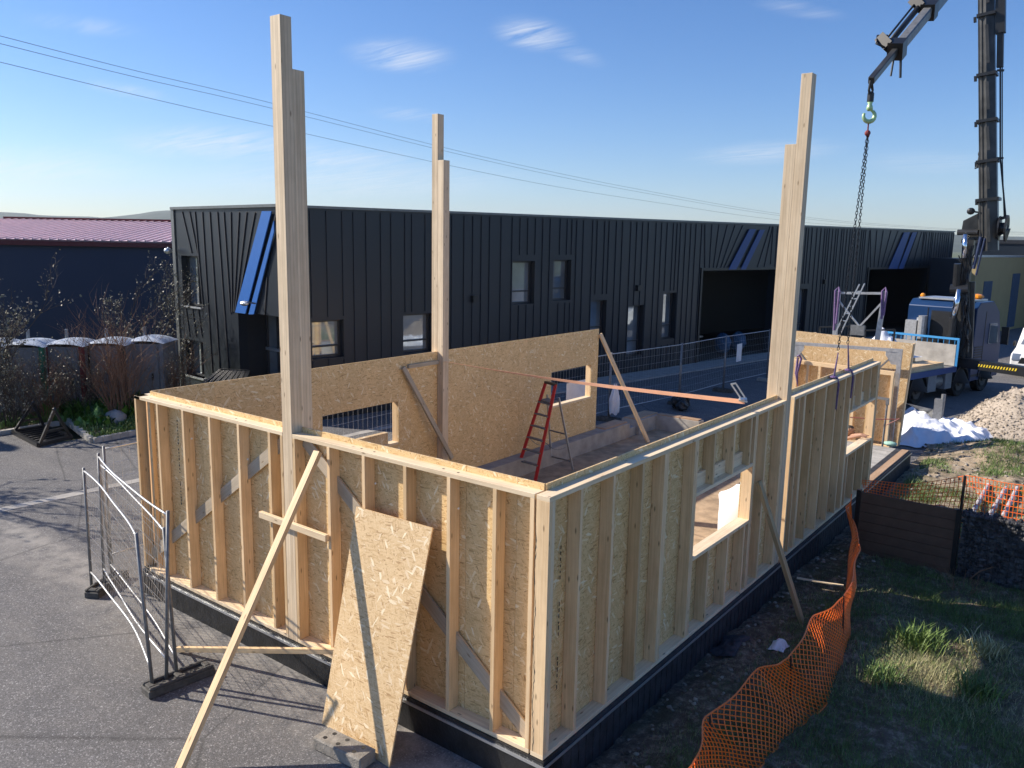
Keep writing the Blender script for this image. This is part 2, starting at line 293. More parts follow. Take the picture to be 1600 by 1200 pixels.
# ------------------------------------------------------------------ mesh building
class MB:
    """collects shapes for ONE mesh object"""
    def __init__(s): s.v = []; s.f = []; s.uv = []; s.mi = []; s.cur = 0
    def face(s, idx, uvs): s.f.append(idx); s.uv.append(uvs); s.mi.append(s.cur)
    def quad(s, a, b, c, d, uo=None):
        n = len(s.v); s.v += [tuple(a), tuple(b), tuple(c), tuple(d)]
        w = (Vector(b)-Vector(a)).length; h = (Vector(d)-Vector(a)).length
        u0, v0 = uo if uo else (random.random()*7, random.randint(0, 90)*10+random.random()*5)
        s.face((n, n+1, n+2, n+3), [(u0, v0), (u0+w, v0), (u0+w, v0+h), (u0, v0+h)])
    def hexa(s, c, grain=2, uo=None):
        """c: 8 corners, index bit0=x bit1=y bit2=z; grain axis gives the u direction"""
        n = len(s.v); s.v += [tuple(p) for p in c]
        V = [Vector(p) for p in c]
        u0, v0 = uo if uo else (random.random()*7, random.randint(0, 90)*10+random.random()*4)
        ax = [0, 1, 2]
        ctr = sum(V, Vector())/8
        # fixed per-corner coordinates along the three box axes
        e = [(V[1]-V[0]).length, (V[2]-V[0]).length, (V[4]-V[0]).length]
        def loc(i): return [(i & 1)*e[0], ((i >> 1) & 1)*e[1], ((i >> 2) & 1)*e[2]]
        F = [((0, 2, 6, 4), 0), ((1, 5, 7, 3), 0), ((0, 4, 5, 1), 1), ((2, 3, 7, 6), 1), ((0, 1, 3, 2), 2), ((4, 6, 7, 5), 2)]
        flip = (V[1]-V[0]).cross(V[2]-V[0]).dot(V[4]-V[0]) > 0
        for k, (q, axn) in enumerate(F):
            if flip: q = q[::-1]
            oth = [a for a in ax if a != axn]
            ua = grain if grain in oth else oth[0]
            va = [a for a in oth if a != ua][0]
            s.face(tuple(n+i for i in q), [(u0+loc(i)[ua]+k*.13, v0+loc(i)[va]+.17*k) for i in q])
    def box(s, x0, x1, y0, y1, z0, z1, grain=2, uo=None, T=None):
        c = [Vector((x1 if i & 1 else x0, y1 if i & 2 else y0, z1 if i & 4 else z0)) for i in range(8)]
        if T is not None: c = [T @ p for p in c]
        s.hexa(c, grain, uo)
    def beam(s, p0, p1, w, h, up=(0, 0, 1), uo=None):
        """rectangular bar p0->p1, w across, h along up"""
        p0, p1 = Vector(p0), Vector(p1); d = (p1-p0).normalized(); up = Vector(up)
        if abs(d.dot(up)) > .98: up = Vector((0, 1, 0))
        sd_ = d.cross(up).normalized(); u2 = sd_.cross(d).normalized()
        c = []
        for i in range(8):
            b = p1 if i & 1 else p0
            c.append(b+sd_*(w/2 if i & 2 else -w/2)+u2*(h/2 if i & 4 else -h/2))
        s.hexa(c, 0, uo)
    def tube(s, pts, r, n=6, cap=True):
        pts = [Vector(p) for p in pts]; rs = r if isinstance(r, (list, tuple)) else [r]*len(pts)
        b = len(s.v); prev = None; ln = 0
        for i, p in enumerate(pts):
            d = (pts[min(i+1, len(pts)-1)]-pts[max(i-1, 0)])
            if d.length < 1e-9: d = Vector((0, 0, 1))
            d.normalize()
            if prev is None:
                a = Vector((0, 0, 1)) if abs(d.z) < .9 else Vector((1, 0, 0)); prev = d.cross(a).normalized()
            prev = (prev-d*prev.dot(d)).normalized(); q = d.cross(prev)
            for k in range(n):
                t = 2*math.pi*k/n; s.v.append(tuple(p+(prev*math.cos(t)+q*math.sin(t))*rs[i]))
        for i in range(len(pts)-1):
            l2 = ln+(pts[i+1]-pts[i]).length
            for k in range(n):
                k2 = (k+1) % n
                s.face((b+i*n+k, b+i*n+k2, b+(i+1)*n+k2, b+(i+1)*n+k), [(ln, k*.02), (ln, k*.02+.02), (l2, k*.02+.02), (l2, k*.02)])
            ln = l2
        if cap and n > 2:
            s.face(tuple(b+k for k in range(n))[::-1], [(0, 0)]*n); e = b+(len(pts)-1)*n
            s.face(tuple(e+k for k in range(n)), [(0, 0)]*n)
    def lathe(s, c, ax, prof, n=20):
        """prof: list of (dist along ax, radius)"""
        c = Vector(c); ax = Vector(ax).normalized(); s.tube([c+ax*a for a, _ in prof], [max(r, 1e-4) for _, r in prof], n)
    def blob(s, c, rx, ry, rz, n=10, m_=7, jit=0., T=None):
        b = len(s.v); c = Vector(c)
        for i in range(m_+1):
            ph = math.pi*i/m_
            for k in range(n):
                t = 2*math.pi*k/n; j = 1+random.uniform(-jit, jit)
                p = Vector((rx*math.sin(ph)*math.cos(t)*j, ry*math.sin(ph)*math.sin(t)*j, rz*math.cos(ph)*j))
                if T is not None: p = T @ p
                s.v.append(tuple(c+p))
        for i in range(m_):
            for k in range(n):
                k2 = (k+1) % n
                s.face((b+i*n+k, b+(i+1)*n+k, b+(i+1)*n+k2, b+i*n+k2), [(k/n, i/m_)]*4)
    def prism(s, poly, off):
        """extrude polygon (3D points) by vector off"""
        n = len(s.v); k = len(poly); off = Vector(off); P = [Vector(p) for p in poly]
        s.v += [tuple(p) for p in P]+[tuple(p+off) for p in P]
        e1 = (P[1]-P[0]).normalized(); nn = off.normalized() if off.length > 1e-9 else Vector((0, 0, 1)); e2 = nn.cross(e1)
        uvp = [((p-P[0]).dot(e1), (p-P[0]).dot(e2)) for p in P]
        s.face(tuple(range(n, n+k))[::-1], uvp[::-1]); s.face(tuple(range(n+k, n+2*k)), uvp)
        for i in range(k):
            j = (i+1) % k; s.face((n+i, n+j, n+k+j, n+k+i), [(0, 0), (1, 0), (1, .1), (0, .1)])
    def grid(s, fn, nu, nv):
        b = len(s.v)
        for i in range(nu+1):
            for j in range(nv+1): s.v.append(tuple(fn(i/nu, j/nv)))
        for i in range(nu):
            for j in range(nv):
                q = (b+i*(nv+1)+j, b+(i+1)*(nv+1)+j, b+(i+1)*(nv+1)+j+1, b+i*(nv+1)+j+1)
                s.face(q, [(i/nu, j/nv), ((i+1)/nu, j/nv), ((i+1)/nu, (j+1)/nv), (i/nu, (j+1)/nv)])
    def build(s, name, mats, parent=None, smooth=False, bevel=0., loc=None):
        me = bpy.data.meshes.new(name)
        off = Vector(loc) if loc is not None else (Vector(parent.matrix_world.translation) if parent is not None else Vector())
        me.from_pydata([tuple(Vector(p)-off) for p in s.v] if off.length > 0 else s.v, [], s.f)
        uvl = me.uv_layers.new(name='UVMap')
        flat = [c for u in s.uv for p in u for c in p]
        uvl.data.foreach_set('uv', flat)
        mats = mats if isinstance(mats, (list, tuple)) else [mats]
        for mm in mats: me.materials.append(M[mm] if isinstance(mm, str) else mm)
        if len(mats) > 1: me.polygons.foreach_set('material_index', s.mi)
        if smooth: me.polygons.foreach_set('use_smooth', [True]*len(me.polygons))
        me.validate(); me.update()
        o = bpy.data.objects.new(name, me); COL.objects.link(o)
        if parent is not None: o.parent = parent; o.location = (0, 0, 0)
        else: o.location = off
        if bevel:
            b = o.modifiers.new('bevel', 'BEVEL'); b.width = bevel; b.segments = 1; b.limit_method = 'ANGLE'
        return o
def tag(o, label, cat, group=None):
    o['label'] = label; o['category'] = cat
    if group: o['group'] = group
    return o
def thing(name, loc, label, cat, group=None):
    o = bpy.data.objects.new(name, None); COL.objects.link(o); o.location = loc; o.empty_display_size = .1
    o.matrix_world = Matrix.Translation(Vector(loc))
    return tag(o, label, cat, group)
def struct(o, kind='structure'): o['kind'] = kind; return o
def sub(parent, mb, name, mats, **k):
    """sub-part: keeps the same origin as its part"""
    o = mb.build(name, mats, None, **k)
    off = parent.matrix_world.translation if parent.parent is None else parent.parent.matrix_world.translation
    for v in o.data.vertices: v.co -= off
    o.parent = parent; o.location = (0, 0, 0); return o
def ray(px, py): return (RI*((px-800)/FPX)+UP*(-(py-600)/FPX)+FW)
def at(px, py, P0, n):
    """point of the plane (P0, n) seen at a pixel of the 1600x1200 photograph"""
    d = ray(px, py); n = Vector(n); return CAM+d*((Vector(P0)-CAM).dot(n)/d.dot(n))
def gnd(px, py, z=-.37): return at(px, py, (0, 0, z), (0, 0, 1))
def aty(px, py, y): return at(px, py, (0, y, 0), (0, 1, 0))
def atx(px, py, x): return at(px, py, (x, 0, 0), (1, 0, 0))
def dep(px, py, D): return CAM+ray(px, py)*D
G = -.37; H = 2.54; TH = .145

# ================================================================== GROUND
def height(x, y):
    """soil surface on the right of the building"""
    p = Vector((x*.9, y*.9, 1.3))
    h = noise.fractal(p, 1., 2., 5)*.06+noise.fractal(p*4, 1., 2., 3)*.03+abs(noise.noise(p*9))*.018
    z = -.36+h
    z += .42*math.exp(-((x-1.7)**2/1.3+(y-17.2)**2/1.2))+.25*math.exp(-((x-3.2)**2/2.+(y-15.2)**2/2.5))
    z += .10*math.exp(-((x-2.6)**2/.6+(y-3.6)**2/1.2))
    z -= .09*math.exp(-(max(x, 0)/.25)**2)*(1 if y < 15.2 else 0)
    return z
mb = MB()
mb.quad((-900, -900, G-.28), (900, -900, G-.28), (900, 5000, G-.28), (-900, 5000, G-.28))
mb.quad((-5000, -900, G-.28), (-900, -900, G-.28), (-900, 5000, G-.28), (-5000, 5000, G-.28))
struct(mb.build('ground', 'field'))
for k, (x0, x1, y0, y1) in enumerate(((-70, -16.9, -14, 3.1), (-16.9, .02, -14, -.02), (-16.9, -7.05, -.02, 15.2), (-16.9, .02, 15.2, 70), (.02, 14, 19.2, 70), (.02, 14, -14, -4.9), (14, 40, -14, 70))):
    mb = MB(); mb.quad((x0, y0, G), (x1, y0, G), (x1, y1, G), (x0, y1, G)); struct(mb.build('asphalt', 'asphalt'))
def soil_fn(u, v):
    x = .02+u*13; y = -5+v*24.5
    e = min((1-u)/.03, v/.02, (1-v)/.06, 1)
    return (x, y, max(-.6, height(x, y)*1.0-(1-max(0, e))*.15))
mb = MB(); mb.grid(soil_fn, 260, 420); struct(mb.build('soil_ground', 'soil', smooth=True))
# pale concrete gutter across the asphalt and the dusty strip along the foundation
mb = MB()
a, b = gnd(-60, 811), gnd(-60, 801); c, d = gnd(640, 652), gnd(640, 660)
dr = (gnd(215, 751)-gnd(0, 797)).normalized(); pr = Vector((-dr.y, dr.x, 0))*.13
p0 = gnd(0, 797)-dr*20; p1 = p0+dr*40
mb.prism([p0-pr, p1-pr, p1+pr, p0+pr], (0, 0, .006)); struct(mb.build('road_gutter', 'concrete'))

# ================================================================== FOUNDATION
fo = thing('building_foundation', (0, 0, G), 'black coated concrete foundation under the unfinished timber walls', 'foundation')
mb = MB()
mb.box(-7.05, .02, -.02, .30, G-.5, -.004, 0); mb.build('front_footing', 'bitumen', fo)
mb = MB()
mb.box(-.32, .02, .302, 15.2, G-.5, -.004, 1)
for k in range(110):
    y = .32+k*.135; mb.box(.02, .028, y, y+.05, G-.35, -.09, 2)
mb.build('side_footing', 'membrane', fo)
mb = MB()
mb.box(-7.05, -6.55, .302, 12.1, G-.5, -.004, 1); mb.box(-7.05, -6.55, 12.1, 13.3, G-.5, .0, 1)
mb.box(-7.05, -6.6, 13.3, 13.75, G-.5, -.17, 1); mb.box(-7.05, -6.5, 13.75, 15.0, G-.5, .0, 1); mb.box(-6.5, -5.2, 14.7, 15.0, G-.5, .0, 0); mb.box(-4.2, -.322, 14.8, 15.2, G-.5, -.008, 0)
mb.build('rear_footing', 'concrete', fo)
mb = MB()
mb.box(-6.55, -.32, .3, 14.8, G-.3, -.40, 1); mb.build('floor_fill', 'sandfloor', fo)
mb = MB(); mb.box(-6.95, .028, -.032, -.02, -.075, -.045, 0); mb.box(.028, .036, -.03, 15.2, -.075, -.045, 1); mb.build('metal_edge_strip', 'alu', fo)
mb = MB(); mb.box(-1.6, -.322, 12.2, 14.8, -.40, -.02, 0); mb.build('corner_slab', 'concrete_pale', fo)
mb = MB()
mb.v, mb.f, mb.uv, mb.mi = [], [], [], []
for q in ((-7.0, -6.62, 12.15, 13.28, .0, .03, 1), (-7.0, -6.58, 13.77, 14.95, .0, .03, 1), (-6.5, -5.25, 14.75, 14.98, 0, .03, 0), (-.17, -.02, 11.5, 15.1, -.004, .022, 1)):
    mb = MB(); mb.box(*q); mb.build('wood_sill', 'pine_red', fo)

# ================================================================== TIMBER WALLS
def wall(name, lab, axis, a0, a1, studs, sheets, outer, inner_dir, wide=(), windows=(), braces=(), z1=H, mat='pine', extra=None, head_cuts=True):
    """axis 0: wall along x with outer face at y=outer; axis 1: along y with outer face x=outer.
    inner_dir: +1/-1 direction from the outer face into the building"""
    def B(mb, s0, s1, d0, d1, z0, z1_, grain=2):
        e0, e1 = outer+inner_dir*d0, outer+inner_dir*d1
        e0, e1 = min(e0, e1), max(e0, e1)
        if axis == 0: mb.box(s0, s1, e0, e1, z0, z1_, grain)
        else: mb.box(e0, e1, s0, s1, z0, z1_, grain)
    mid = (a0+a1)/2
    loc = (mid, outer+inner_dir*.08, 0) if axis == 0 else (outer+inner_dir*.08, mid, 0)
    t = thing('timber_wall', loc, lab, 'timber wall', 'timber frame walls of the new building')
    mb = MB(); B(mb, a0, a1, 0, TH, z1-.045, z1, axis); mb.build('top_plate', 'pine_pale', t, bevel=.002)
    mb = MB(); B(mb, a0, a1, 0, TH, 0, .045, axis); mb.build('bottom_plate', 'pine_pale', t, bevel=.002)
    def inwin(s): return [w for w in windows if w[0]-.01 < s < w[1]-.03]
    for s in studs:
        w = .045
        if isinstance(s, tuple): s, w = s
        for wn_ in ([None] if not inwin(s) else [0, 1]):
            mb = MB()
            if wn_ is None: zz0, zz1 = .0455, z1-.0455
            elif wn_ == 0: zz0, zz1 = .0455, inwin(s)[0][2]-.0455
            else: zz0, zz1 = inwin(s)[0][3]+.0455, z1-.0455
            n_ = max(1, round(w/.06))
            for q in range(n_):
                B(mb, s+q*w/n_, s+(q+1)*w/n_-(.001 if n_ > 1 else 0), .001*q, TH-.002, zz0, zz1)
            mb.build('stud', mat, t, bevel=.0015)
    for (w0, w1, wz0, wz1) in windows:
        mb = MB(); B(mb, w0, w1, -.002, TH+.02, wz0-.045, wz0, axis); mb.build('window_sill', 'pine_pale', t, bevel=.002)
        mb = MB(); B(mb, w0, w1, 0, TH, wz1, wz1+.045, axis); B(mb, w0, w1, TH-.05, TH-.004, wz1+.0455, wz1+.22, axis); mb.build('window_lintel', 'pine_pale', t, bevel=.002)
    for (q0, q1) in braces:     # let-in diagonal boards close to the sheathing
        mb = MB()
        if axis == 0: mb.beam((q0[0], outer+inner_dir*(TH-.03), q0[1]), (q1[0], outer+inner_dir*(TH-.03), q1[1]), .024, .15)
        mb.build('brace', 'pine_grey', t)
    mb = MB()
    for (s0, s1, zz0, zz1) in sheets: B(mb, s0+.002, s1-.002, TH+.001, TH+.017, zz0, zz1)
    mb.build('osb_sheathing', 'osb', t)
    if extra: extra(t, B)
    return t
def sheets(a0, a1, wins=(), z1=H+.06, w=1.25, z0=.0, breaks=None):
    xs = [a0]
    if breaks: xs += breaks
    else:
        while xs[-1]+w < a1-.05: xs.append(xs[-1]+w)
    xs.append(a1); out = []
    cuts = sorted(set(xs+[v for q in wins for v in q[:2]]))
    for i in range(len(cuts)-1):
        s0, s1 = cuts[i], cuts[i+1]; q = [q for q in wins if q[0]-1e-4 <= s0 and s1 <= q[1]+1e-4]
        if q: out += [(s0, s1, z0, q[0][2]-.046), (s0, s1, q[0][3]+.002, z1)]
        else: out.append((s0, s1, z0, z1))
    return out
def ex_left(t, B):
    for (px, py) in ((282.5, 633), (297, 636.5), (369, 654), (384, 657.5)):
        q = gnd(px, py, H); mb = MB(); mb.tube([(q.x, q.y, H+.0005), (q.x, q.y, H+.0015)], .012, 10); mb.build('drill_hole', 'black', t)
    mb = MB()
    for z in (1.1, 1.55, 1.95):
        for k in range(8): mb.box(-6.22+.006*k % .01, -6.195, .1440, .1452, z+k*.045, z+k*.045+random.uniform(.012, .035))
    mb.build('printed_mark', 'black', t)
    mb = MB(); B(mb, -6.83, -6.785, TH-.06, TH-.002, .0455, H-.0455); mb.build('stud', 'pine', t)
    mb = MB()
    for x, z in ((-5.80, 2.12), (-4.58, 2.06)): mb.tube([(x+.05, .07, z), (x+.056, .07, z)], .014, 10)
    mb.build('label_dot', 'paint_w', t)
wall('timber_wall', 'left front wall section with six tall studs, a rising diagonal brace and the fence panels before it', 0, -7.03, -3.742,
     [-7.03, -6.47, -5.85, -5.24, -4.63, -4.02, -3.788], sheets(-7.03+.16, -3.742, w=1.25), 0, 1, braces=[((-6.98, .20), (-3.80, 2.42))], extra=ex_left)
def ex_right(t, B):
    for (px, py) in ((565, 701), (585, 706), (693, 732.5), (716, 738.5)):
        q = gnd(px, py, H); mb = MB(); mb.tube([(q.x, q.y, H+.0005), (q.x, q.y, H+.0015)], .013, 10); mb.build('drill_hole', 'black', t)
    mb = MB()
    for x, z in ((-1.17, 2.18), (-2.33, 2.2)): mb.tube([(x+.05, .07, z), (x+.056, .07, z)], .012, 10)
    mb.build('label_dot', 'paint_w', t)
wall('timber_wall', 'front wall section between the tall front post and the near corner, loose board leaning on it', 0, -3.565, -.165,
     [-3.565, -2.97, -2.41, -1.80, -1.21, -.64, -.212], sheets(-3.565, -.165, w=.62), 0, 1, braces=[((-3.48, 2.46), (-.24, .10))], extra=ex_right)
winB = (3.07, 4.85, 1.04, 1.80)
def ex_B(t, B):
    mb = MB(); pts = []
    # dark bark edge / crack running down the corner stud
    for k in range(80):
        z = .05+k*(H-.1)/79; pts.append((-.150+.007*math.sin(k*.31)+.012*(noise.noise(Vector((k*.8, 3, 1))))+(.03*(1-z/H)), -.0008, z))
    mb.tube(pts, [.0012+.0045*abs(noise.noise(Vector((k*.9, 7, 2)))) for k in range(80)], 5); mb.build('bark_crack', 'bark', t)
    mb = MB(); mb.box(-.145, 0, .0455, .09, .0455, H-.0455); mb.build('stud', 'pine_pale', t)
    mb = MB()
    for z in (.5, 1.05, 1.62):
        for k in range(6): mb.box(-.1288, -.1275, .385, .40, z+k*.06, z+k*.06+random.uniform(.02, .045))
    mb.build('printed_mark', 'black', t)
wall('timber_wall', 'near side wall section with a window opening, in shade above the grass', 1, 0, 6.03,
     [0, .51, 1.10, 1.70, (2.2, .10), (2.97, .10), 3.52, 4.13, 4.69, (4.85, .10), 5.29, (5.93, .10)], sheets(.16, 6.03, [winB], w=1.25), 0, -1, windows=[winB], extra=ex_B)
winB2 = (9.50, 11.28, 1.03, 1.80)
wall('timber_wall', 'far side wall section hanging from the crane chains by two purple slings', 1, 6.38, 11.45,
     [6.38, 6.60, (6.84, .09), 7.33, 7.93, 8.53, 9.05, (9.40, .10), 9.62, 10.16, 10.76, (11.28, .09), 11.405], sheets(6.38, 11.45, [winB2], w=1.25), 0, -1, windows=[winB2])
winC = (3.16, 4.95, .98, 1.76); winC2 = (9.98, 11.75, .90, 1.72)
def ex_C(t, B):
    mb = MB(); B(mb, 4.0, 4.70, TH-.10, TH-.004, .982, 1.20, 1); mb.build('blocking_piece', 'osb_pale', t)
    mb = MB(); B(mb, 5.18, 6.0, TH+.018, TH+.085, 2.36, 2.43, 1); mb.build('cleat', 'pine_grey', t)
wall('timber_wall', 'rear wall section with a window showing wire fence, between the far left corner and the rear post', 1, 0.0, 6.03,
     [.16, .6, 1.2, 1.8, 2.4, 3.10, 3.7, 4.3, (4.95, .05), 5.4, 5.98], sheets(.17, 6.03, [winC], breaks=[1.15, 2.3, 3.55, 5.28]), -7.03, 1, windows=[winC], extra=ex_C)
wall('timber_wall', 'rear wall section beyond the rear post with the red ladder in front of its window', 1, 6.205, 12.06,
     [6.21, 6.8, 7.4, 8.0, 8.6, 9.2, 9.93, 10.5, 11.1, (11.75, .05), 12.01], sheets(6.205, 12.06, [winC2], breaks=[7.45, 8.7, 9.75, 10.98]), -7.03, 1, windows=[winC2])

# posts of laminated timber, upper half notched
def post(parts, lab, ledge=None):
    p = parts[0]
    t = thing('timber_post', ((p[0]+p[1])/2, (p[2]+p[3])/2, 0), lab, 'timber post', 'tall laminated posts')
    for k, (x0, x1, y0, y1, z0, z1) in enumerate(parts):
        mb = MB(); mb.box(x0, x1, y0, y1, z0, z1); mb.build('tall_lamella' if k == 0 else 'short_lamella', 'glulam', t, bevel=.003)
    return t
post([(-3.738, -3.568, 0.0, .145, .0, 7.03), (-3.738, -3.568, .1455, .30, .0, 6.51)], 'tallest looking post, standing in the front wall with its tall half towards the fence')
post([(-7.03, -6.882, 6.033, 6.202, .0, 7.06), (-6.8815, -6.73, 6.033, 6.202, .0, 6.22)], 'slim looking post standing in the rear wall, farthest from the near corner')
post([(-.150, 0, 6.035, 6.21, .0, 7.08), (-.305, -.1505, 6.035, 6.21, .0, 6.15)], 'right hand post standing in the side wall beside the hanging section')

# ================================================================== LOOSE TIMBER
def plank(name, p0, p1, w, h, lab, up=(0, 0, 1), mat='pine', cat='prop'):
    mid = (Vector(p0)+Vector(p1))/2
    mb = MB(); mb.beam(p0, p1, w, h, up); o = mb.build(name, mat, None, bevel=.002, loc=mid); return tag(o, lab, cat)
plank('long_prop', (-3.04, -.06, 2.44), (-2.93, -1.92, G+.02), .10, .05, 'long pale prop leaning from the top of the front wall down to the asphalt', up=(0, 1, .5), mat='pine')
plank('cross_batten', (-4.16, -.035, 1.47), (-2.95, -.035, 1.46), .05, .075, 'short pale batten nailed level across the tall front post', mat='pine_pale', cat='batten')
plank('ground_batten', (-5.08, -.66, -.325), (-2.80, -.04, .165), .05, .06, 'long yellowish batten lying low across the foot of the leaning prop', mat='pine', cat='batten')
plank('leaning_prop', (.03, 5.03, 1.55), (.80, 5.27, G-.28), .055, .10, 'weathered plank prop leaning from the side wall onto the grass', up=(0, 1, 0), mat='pine_old')
a = atx(630, 574, -6.83); b = atx(706, 716, -6.6)
plank('inner_prop', a, b, .05, .09, 'greyish prop leaning inside against the rear wall left of the rear post', up=(0, 1, 0), mat='pine_grey')
a = atx(938, 522, -6.84)
plank('end_prop', a, (-5.92, 13.2, -.42), .05, .12, 'prop leaning from the free end of the rear wall to the sandy floor', up=(0, 1, .3), mat='pine')

# leaning OSB board
c0, c1 = Vector((-2.47, -.03, 1.93)), Vector((-1.37, -.03, 1.95)); d1, d0 = Vector((-1.41, -.60, G+.005)), Vector((-2.50, -.53, G+.005))
nn = (c1-c0).cross(d0-c0).normalized()
if nn.y > 0: nn = -nn
mb = MB()
cs = [d0, d1, d0-nn*.018, d1-nn*.018, c0, c1, c0-nn*.018, c1-nn*.018]
mb.hexa(cs, 2, (3.3, 42.)); tag(mb.build('osb_board', 'osb_pale', None, loc=(d0+d1)/2), 'loose chipboard sheet leaning against the front wall, crossed by a curved shadow', 'board')

# strap and ratchet between rear post and side wall
pa = Vector((-6.73, 6.1, 2.40)); pb = atx(1163, 628, -.16)
tr = thing('tie_strap', pb, 'orange ratchet strap stretched across the building from rear post to side wall', 'strap')
mb = MB(); prev = None
d = (pb-pa); n_ = 60
S1 = d.normalized().cross(Vector((0, 0, 1))).normalized(); S2 = S1.cross(d.normalized()).normalized()
rows = []
for i in range(n_+1):
    t = i/n_; p = pa+d*t-Vector((0, 0, .05*math.sin(math.pi*t)))
    an = R_(70-50*min(1, t*1.6)); w = S2*math.cos(an)+S1*math.sin(an)
    rows.append((p-w*(.020+.014*t), p+w*(.020+.014*t)))
for i in range(n_):
    a_, b_ = rows[i]; c_, d_ = rows[i+1]; mb.prism([a_, c_, d_, b_], (0, .003, .001))
mb.build('webbing', 'strap', tr)
mb = MB(); mb.beam(pb+Vector((-.08, 0, .02)), pb+Vector((.02, .05, .0)), .08, .02); mb.beam(pb+Vector((-.07, .02, .05)), pb+Vector((-.19, -.02, .22)), .015, .02); mb.beam(pb+Vector((-.01, .04, .05)), pb+Vector((-.13, 0, .23)), .015, .02)
mb.beam(pb+Vector((-.20, -.02, .22)), pb+Vector((-.13, .0, .24)), .02, .02); mb.tube([pb+Vector((-.06, -.02, .03)), pb+Vector((.0, .06, .03))], .025, 10); mb.build('ratchet', 'alu', tr)

# ================================================================== FENCE PANELS
def mesh_panel(t, b0, b1, t0, t1, bow=0., pname='fence_panel', fine=.10, hs=8, lower=.12, wr=.0018, mat='galv', flap=0.):
    b0, b1, t0, t1 = map(Vector, (b0, b1, t0, t1)); side = (b1-b0).cross(t0-b0).normalized()
    def P(u, v):
        a = b0.lerp(b1, u).lerp(t0.lerp(t1, u), v)
        return a+side*(bow*math.sin(math.pi*u)*(1+.3*math.sin(2*math.pi*u+v*2)))-Vector((0, 0, flap*math.sin(math.pi*u)*(v-.5)))
    fr = MB(); up0 = (t0-b0); up1 = (t1-b1)
    fr.tube([b0-up0*.05, t0], .021, 8); fr.build('fence_pole', 'galv_dark', t, smooth=True)
    fr = MB(); fr.tube([b1-up1*.05, t1], .021, 8); fr.build('fence_pole', 'galv_dark', t, smooth=True)
    rl = MB()
    for v in (.975, lower): rl = MB(); rl.tube([P(i/14, v) for i in range(15)], .013, 8); rl.build('fence_rail', mat, t, smooth=True)
    ms = MB(); W_ = (b1-b0).length; nv = int(W_/fine)
    for i in range(1, nv): ms.tube([P(i/nv, lower), P(i/nv, .55), P(i/nv, .975)], wr, 3, False)
    for j in range(1, hs): 
        v = lower+(.975-lower)*j/hs
        ms.tube([P(i/14, v) for i in range(15)], wr*1.4, 3, False)
    ms.build('wire_mesh', mat, t)
def foot(loc, ang, lab, group, name='ballast_block', L_=.68, W_=.22, h=.13, mat='rubber'):
    t = thing(name, loc, lab, 'fence foot', group); c, s = math.cos(ang), math.sin(ang); T = Matrix.Translation(Vector(loc)) @ Matrix.Rotation(ang, 4, 'Z')
    mb = MB()
    mb.box(-L_/2, L_/2, -W_/2, W_/2, 0.0, h*.72, 0, T=T)
    for sgn in (-1, 1): mb.box(-L_/2+.01, L_/2-.01, sgn*W_/2-(.05 if sgn > 0 else -.0), sgn*W_/2+(.0 if sgn > 0 else .05), h*.72, h, 0, T=T)
    for x in (-L_/2+.02, -.04, L_/2-.10): mb.box(x, x+.08, -W_/2+.05, W_/2-.05, h*.72, h*.985, 0, T=T)
    mb.build('foot_block', mat, t, bevel=.012)
    mb = MB()
    for x in (-L_/2+.14, -L_/2+.22, L_/2-.16, L_/2-.24): mb.tube([T @ Vector((x, 0, h*.70)), T @ Vector((x, 0, h*.74))], .02, 10)
    mb.build('peg_hole', 'black', t)
    return t
def zf(p, z): return Vector((p[0], p[1], z))
# three panels stored between two rubber feet beside the front wall
fr_b = [gnd(238, 1070, G+.1), gnd(260, 1060, G+.1), gnd(276, 1052, G+.1)]
bk_b = [gnd(143, 915, G+.08), gnd(163, 912, G+.08), gnd(175, 903, G+.08)]
# tops from the picture, on the vertical plane through each pole facing the camera
def top(px, py, base): 
    n = Vector((FW.x, FW.y, 0)); return at(px, py, base, n)
fr_t = [top(212.7, 833, fr_b[0]), top(290, 905, fr_b[1]), top(256, 824, fr_b[2])]
bk_t = [top(130.7, 731, bk_b[0]), top(167, 790, bk_b[1]), top(154, 720, bk_b[2])]
fr_t[1] = fr_b[1]+Vector((.02, .12, 1.98)); bk_t[1] = bk_b[1]+Vector((.1, .0, 1.98))
labs = ['outermost of the three stored wire fence panels, nearest the open asphalt', 'middle one of the three stored wire fence panels beside the front wall', 'innermost of the three stored wire fence panels, nearest the front wall']
for k in range(3):
    t = thing('wire_fence', (fr_b[k]+bk_b[k])/2, labs[k], 'fence panel', 'wire fence panels stored beside the front wall')
    mesh_panel(t, fr_b[k], bk_b[k], fr_t[k], bk_t[k], bow=(.07, -.05, .04)[k], flap=(.035, .05, .02)[k])
p, q = gnd(240, 1082), gnd(322, 1050); md = (p+q)/2; md = gnd(280, 1068, G)
foot((md.x, md.y, G), math.atan2(q.y-p.y, q.x-p.x), 'dark slotted foot block holding the near ends of the stored fence panels', 'feet of the stored panels', L_=.78)
p = gnd(168, 918, G); foot((p.x, p.y, G), math.atan2(.5, -.2)+R_(10), 'dark slotted foot block holding the far ends of the stored fence panels', 'feet of the stored panels', L_=.78)
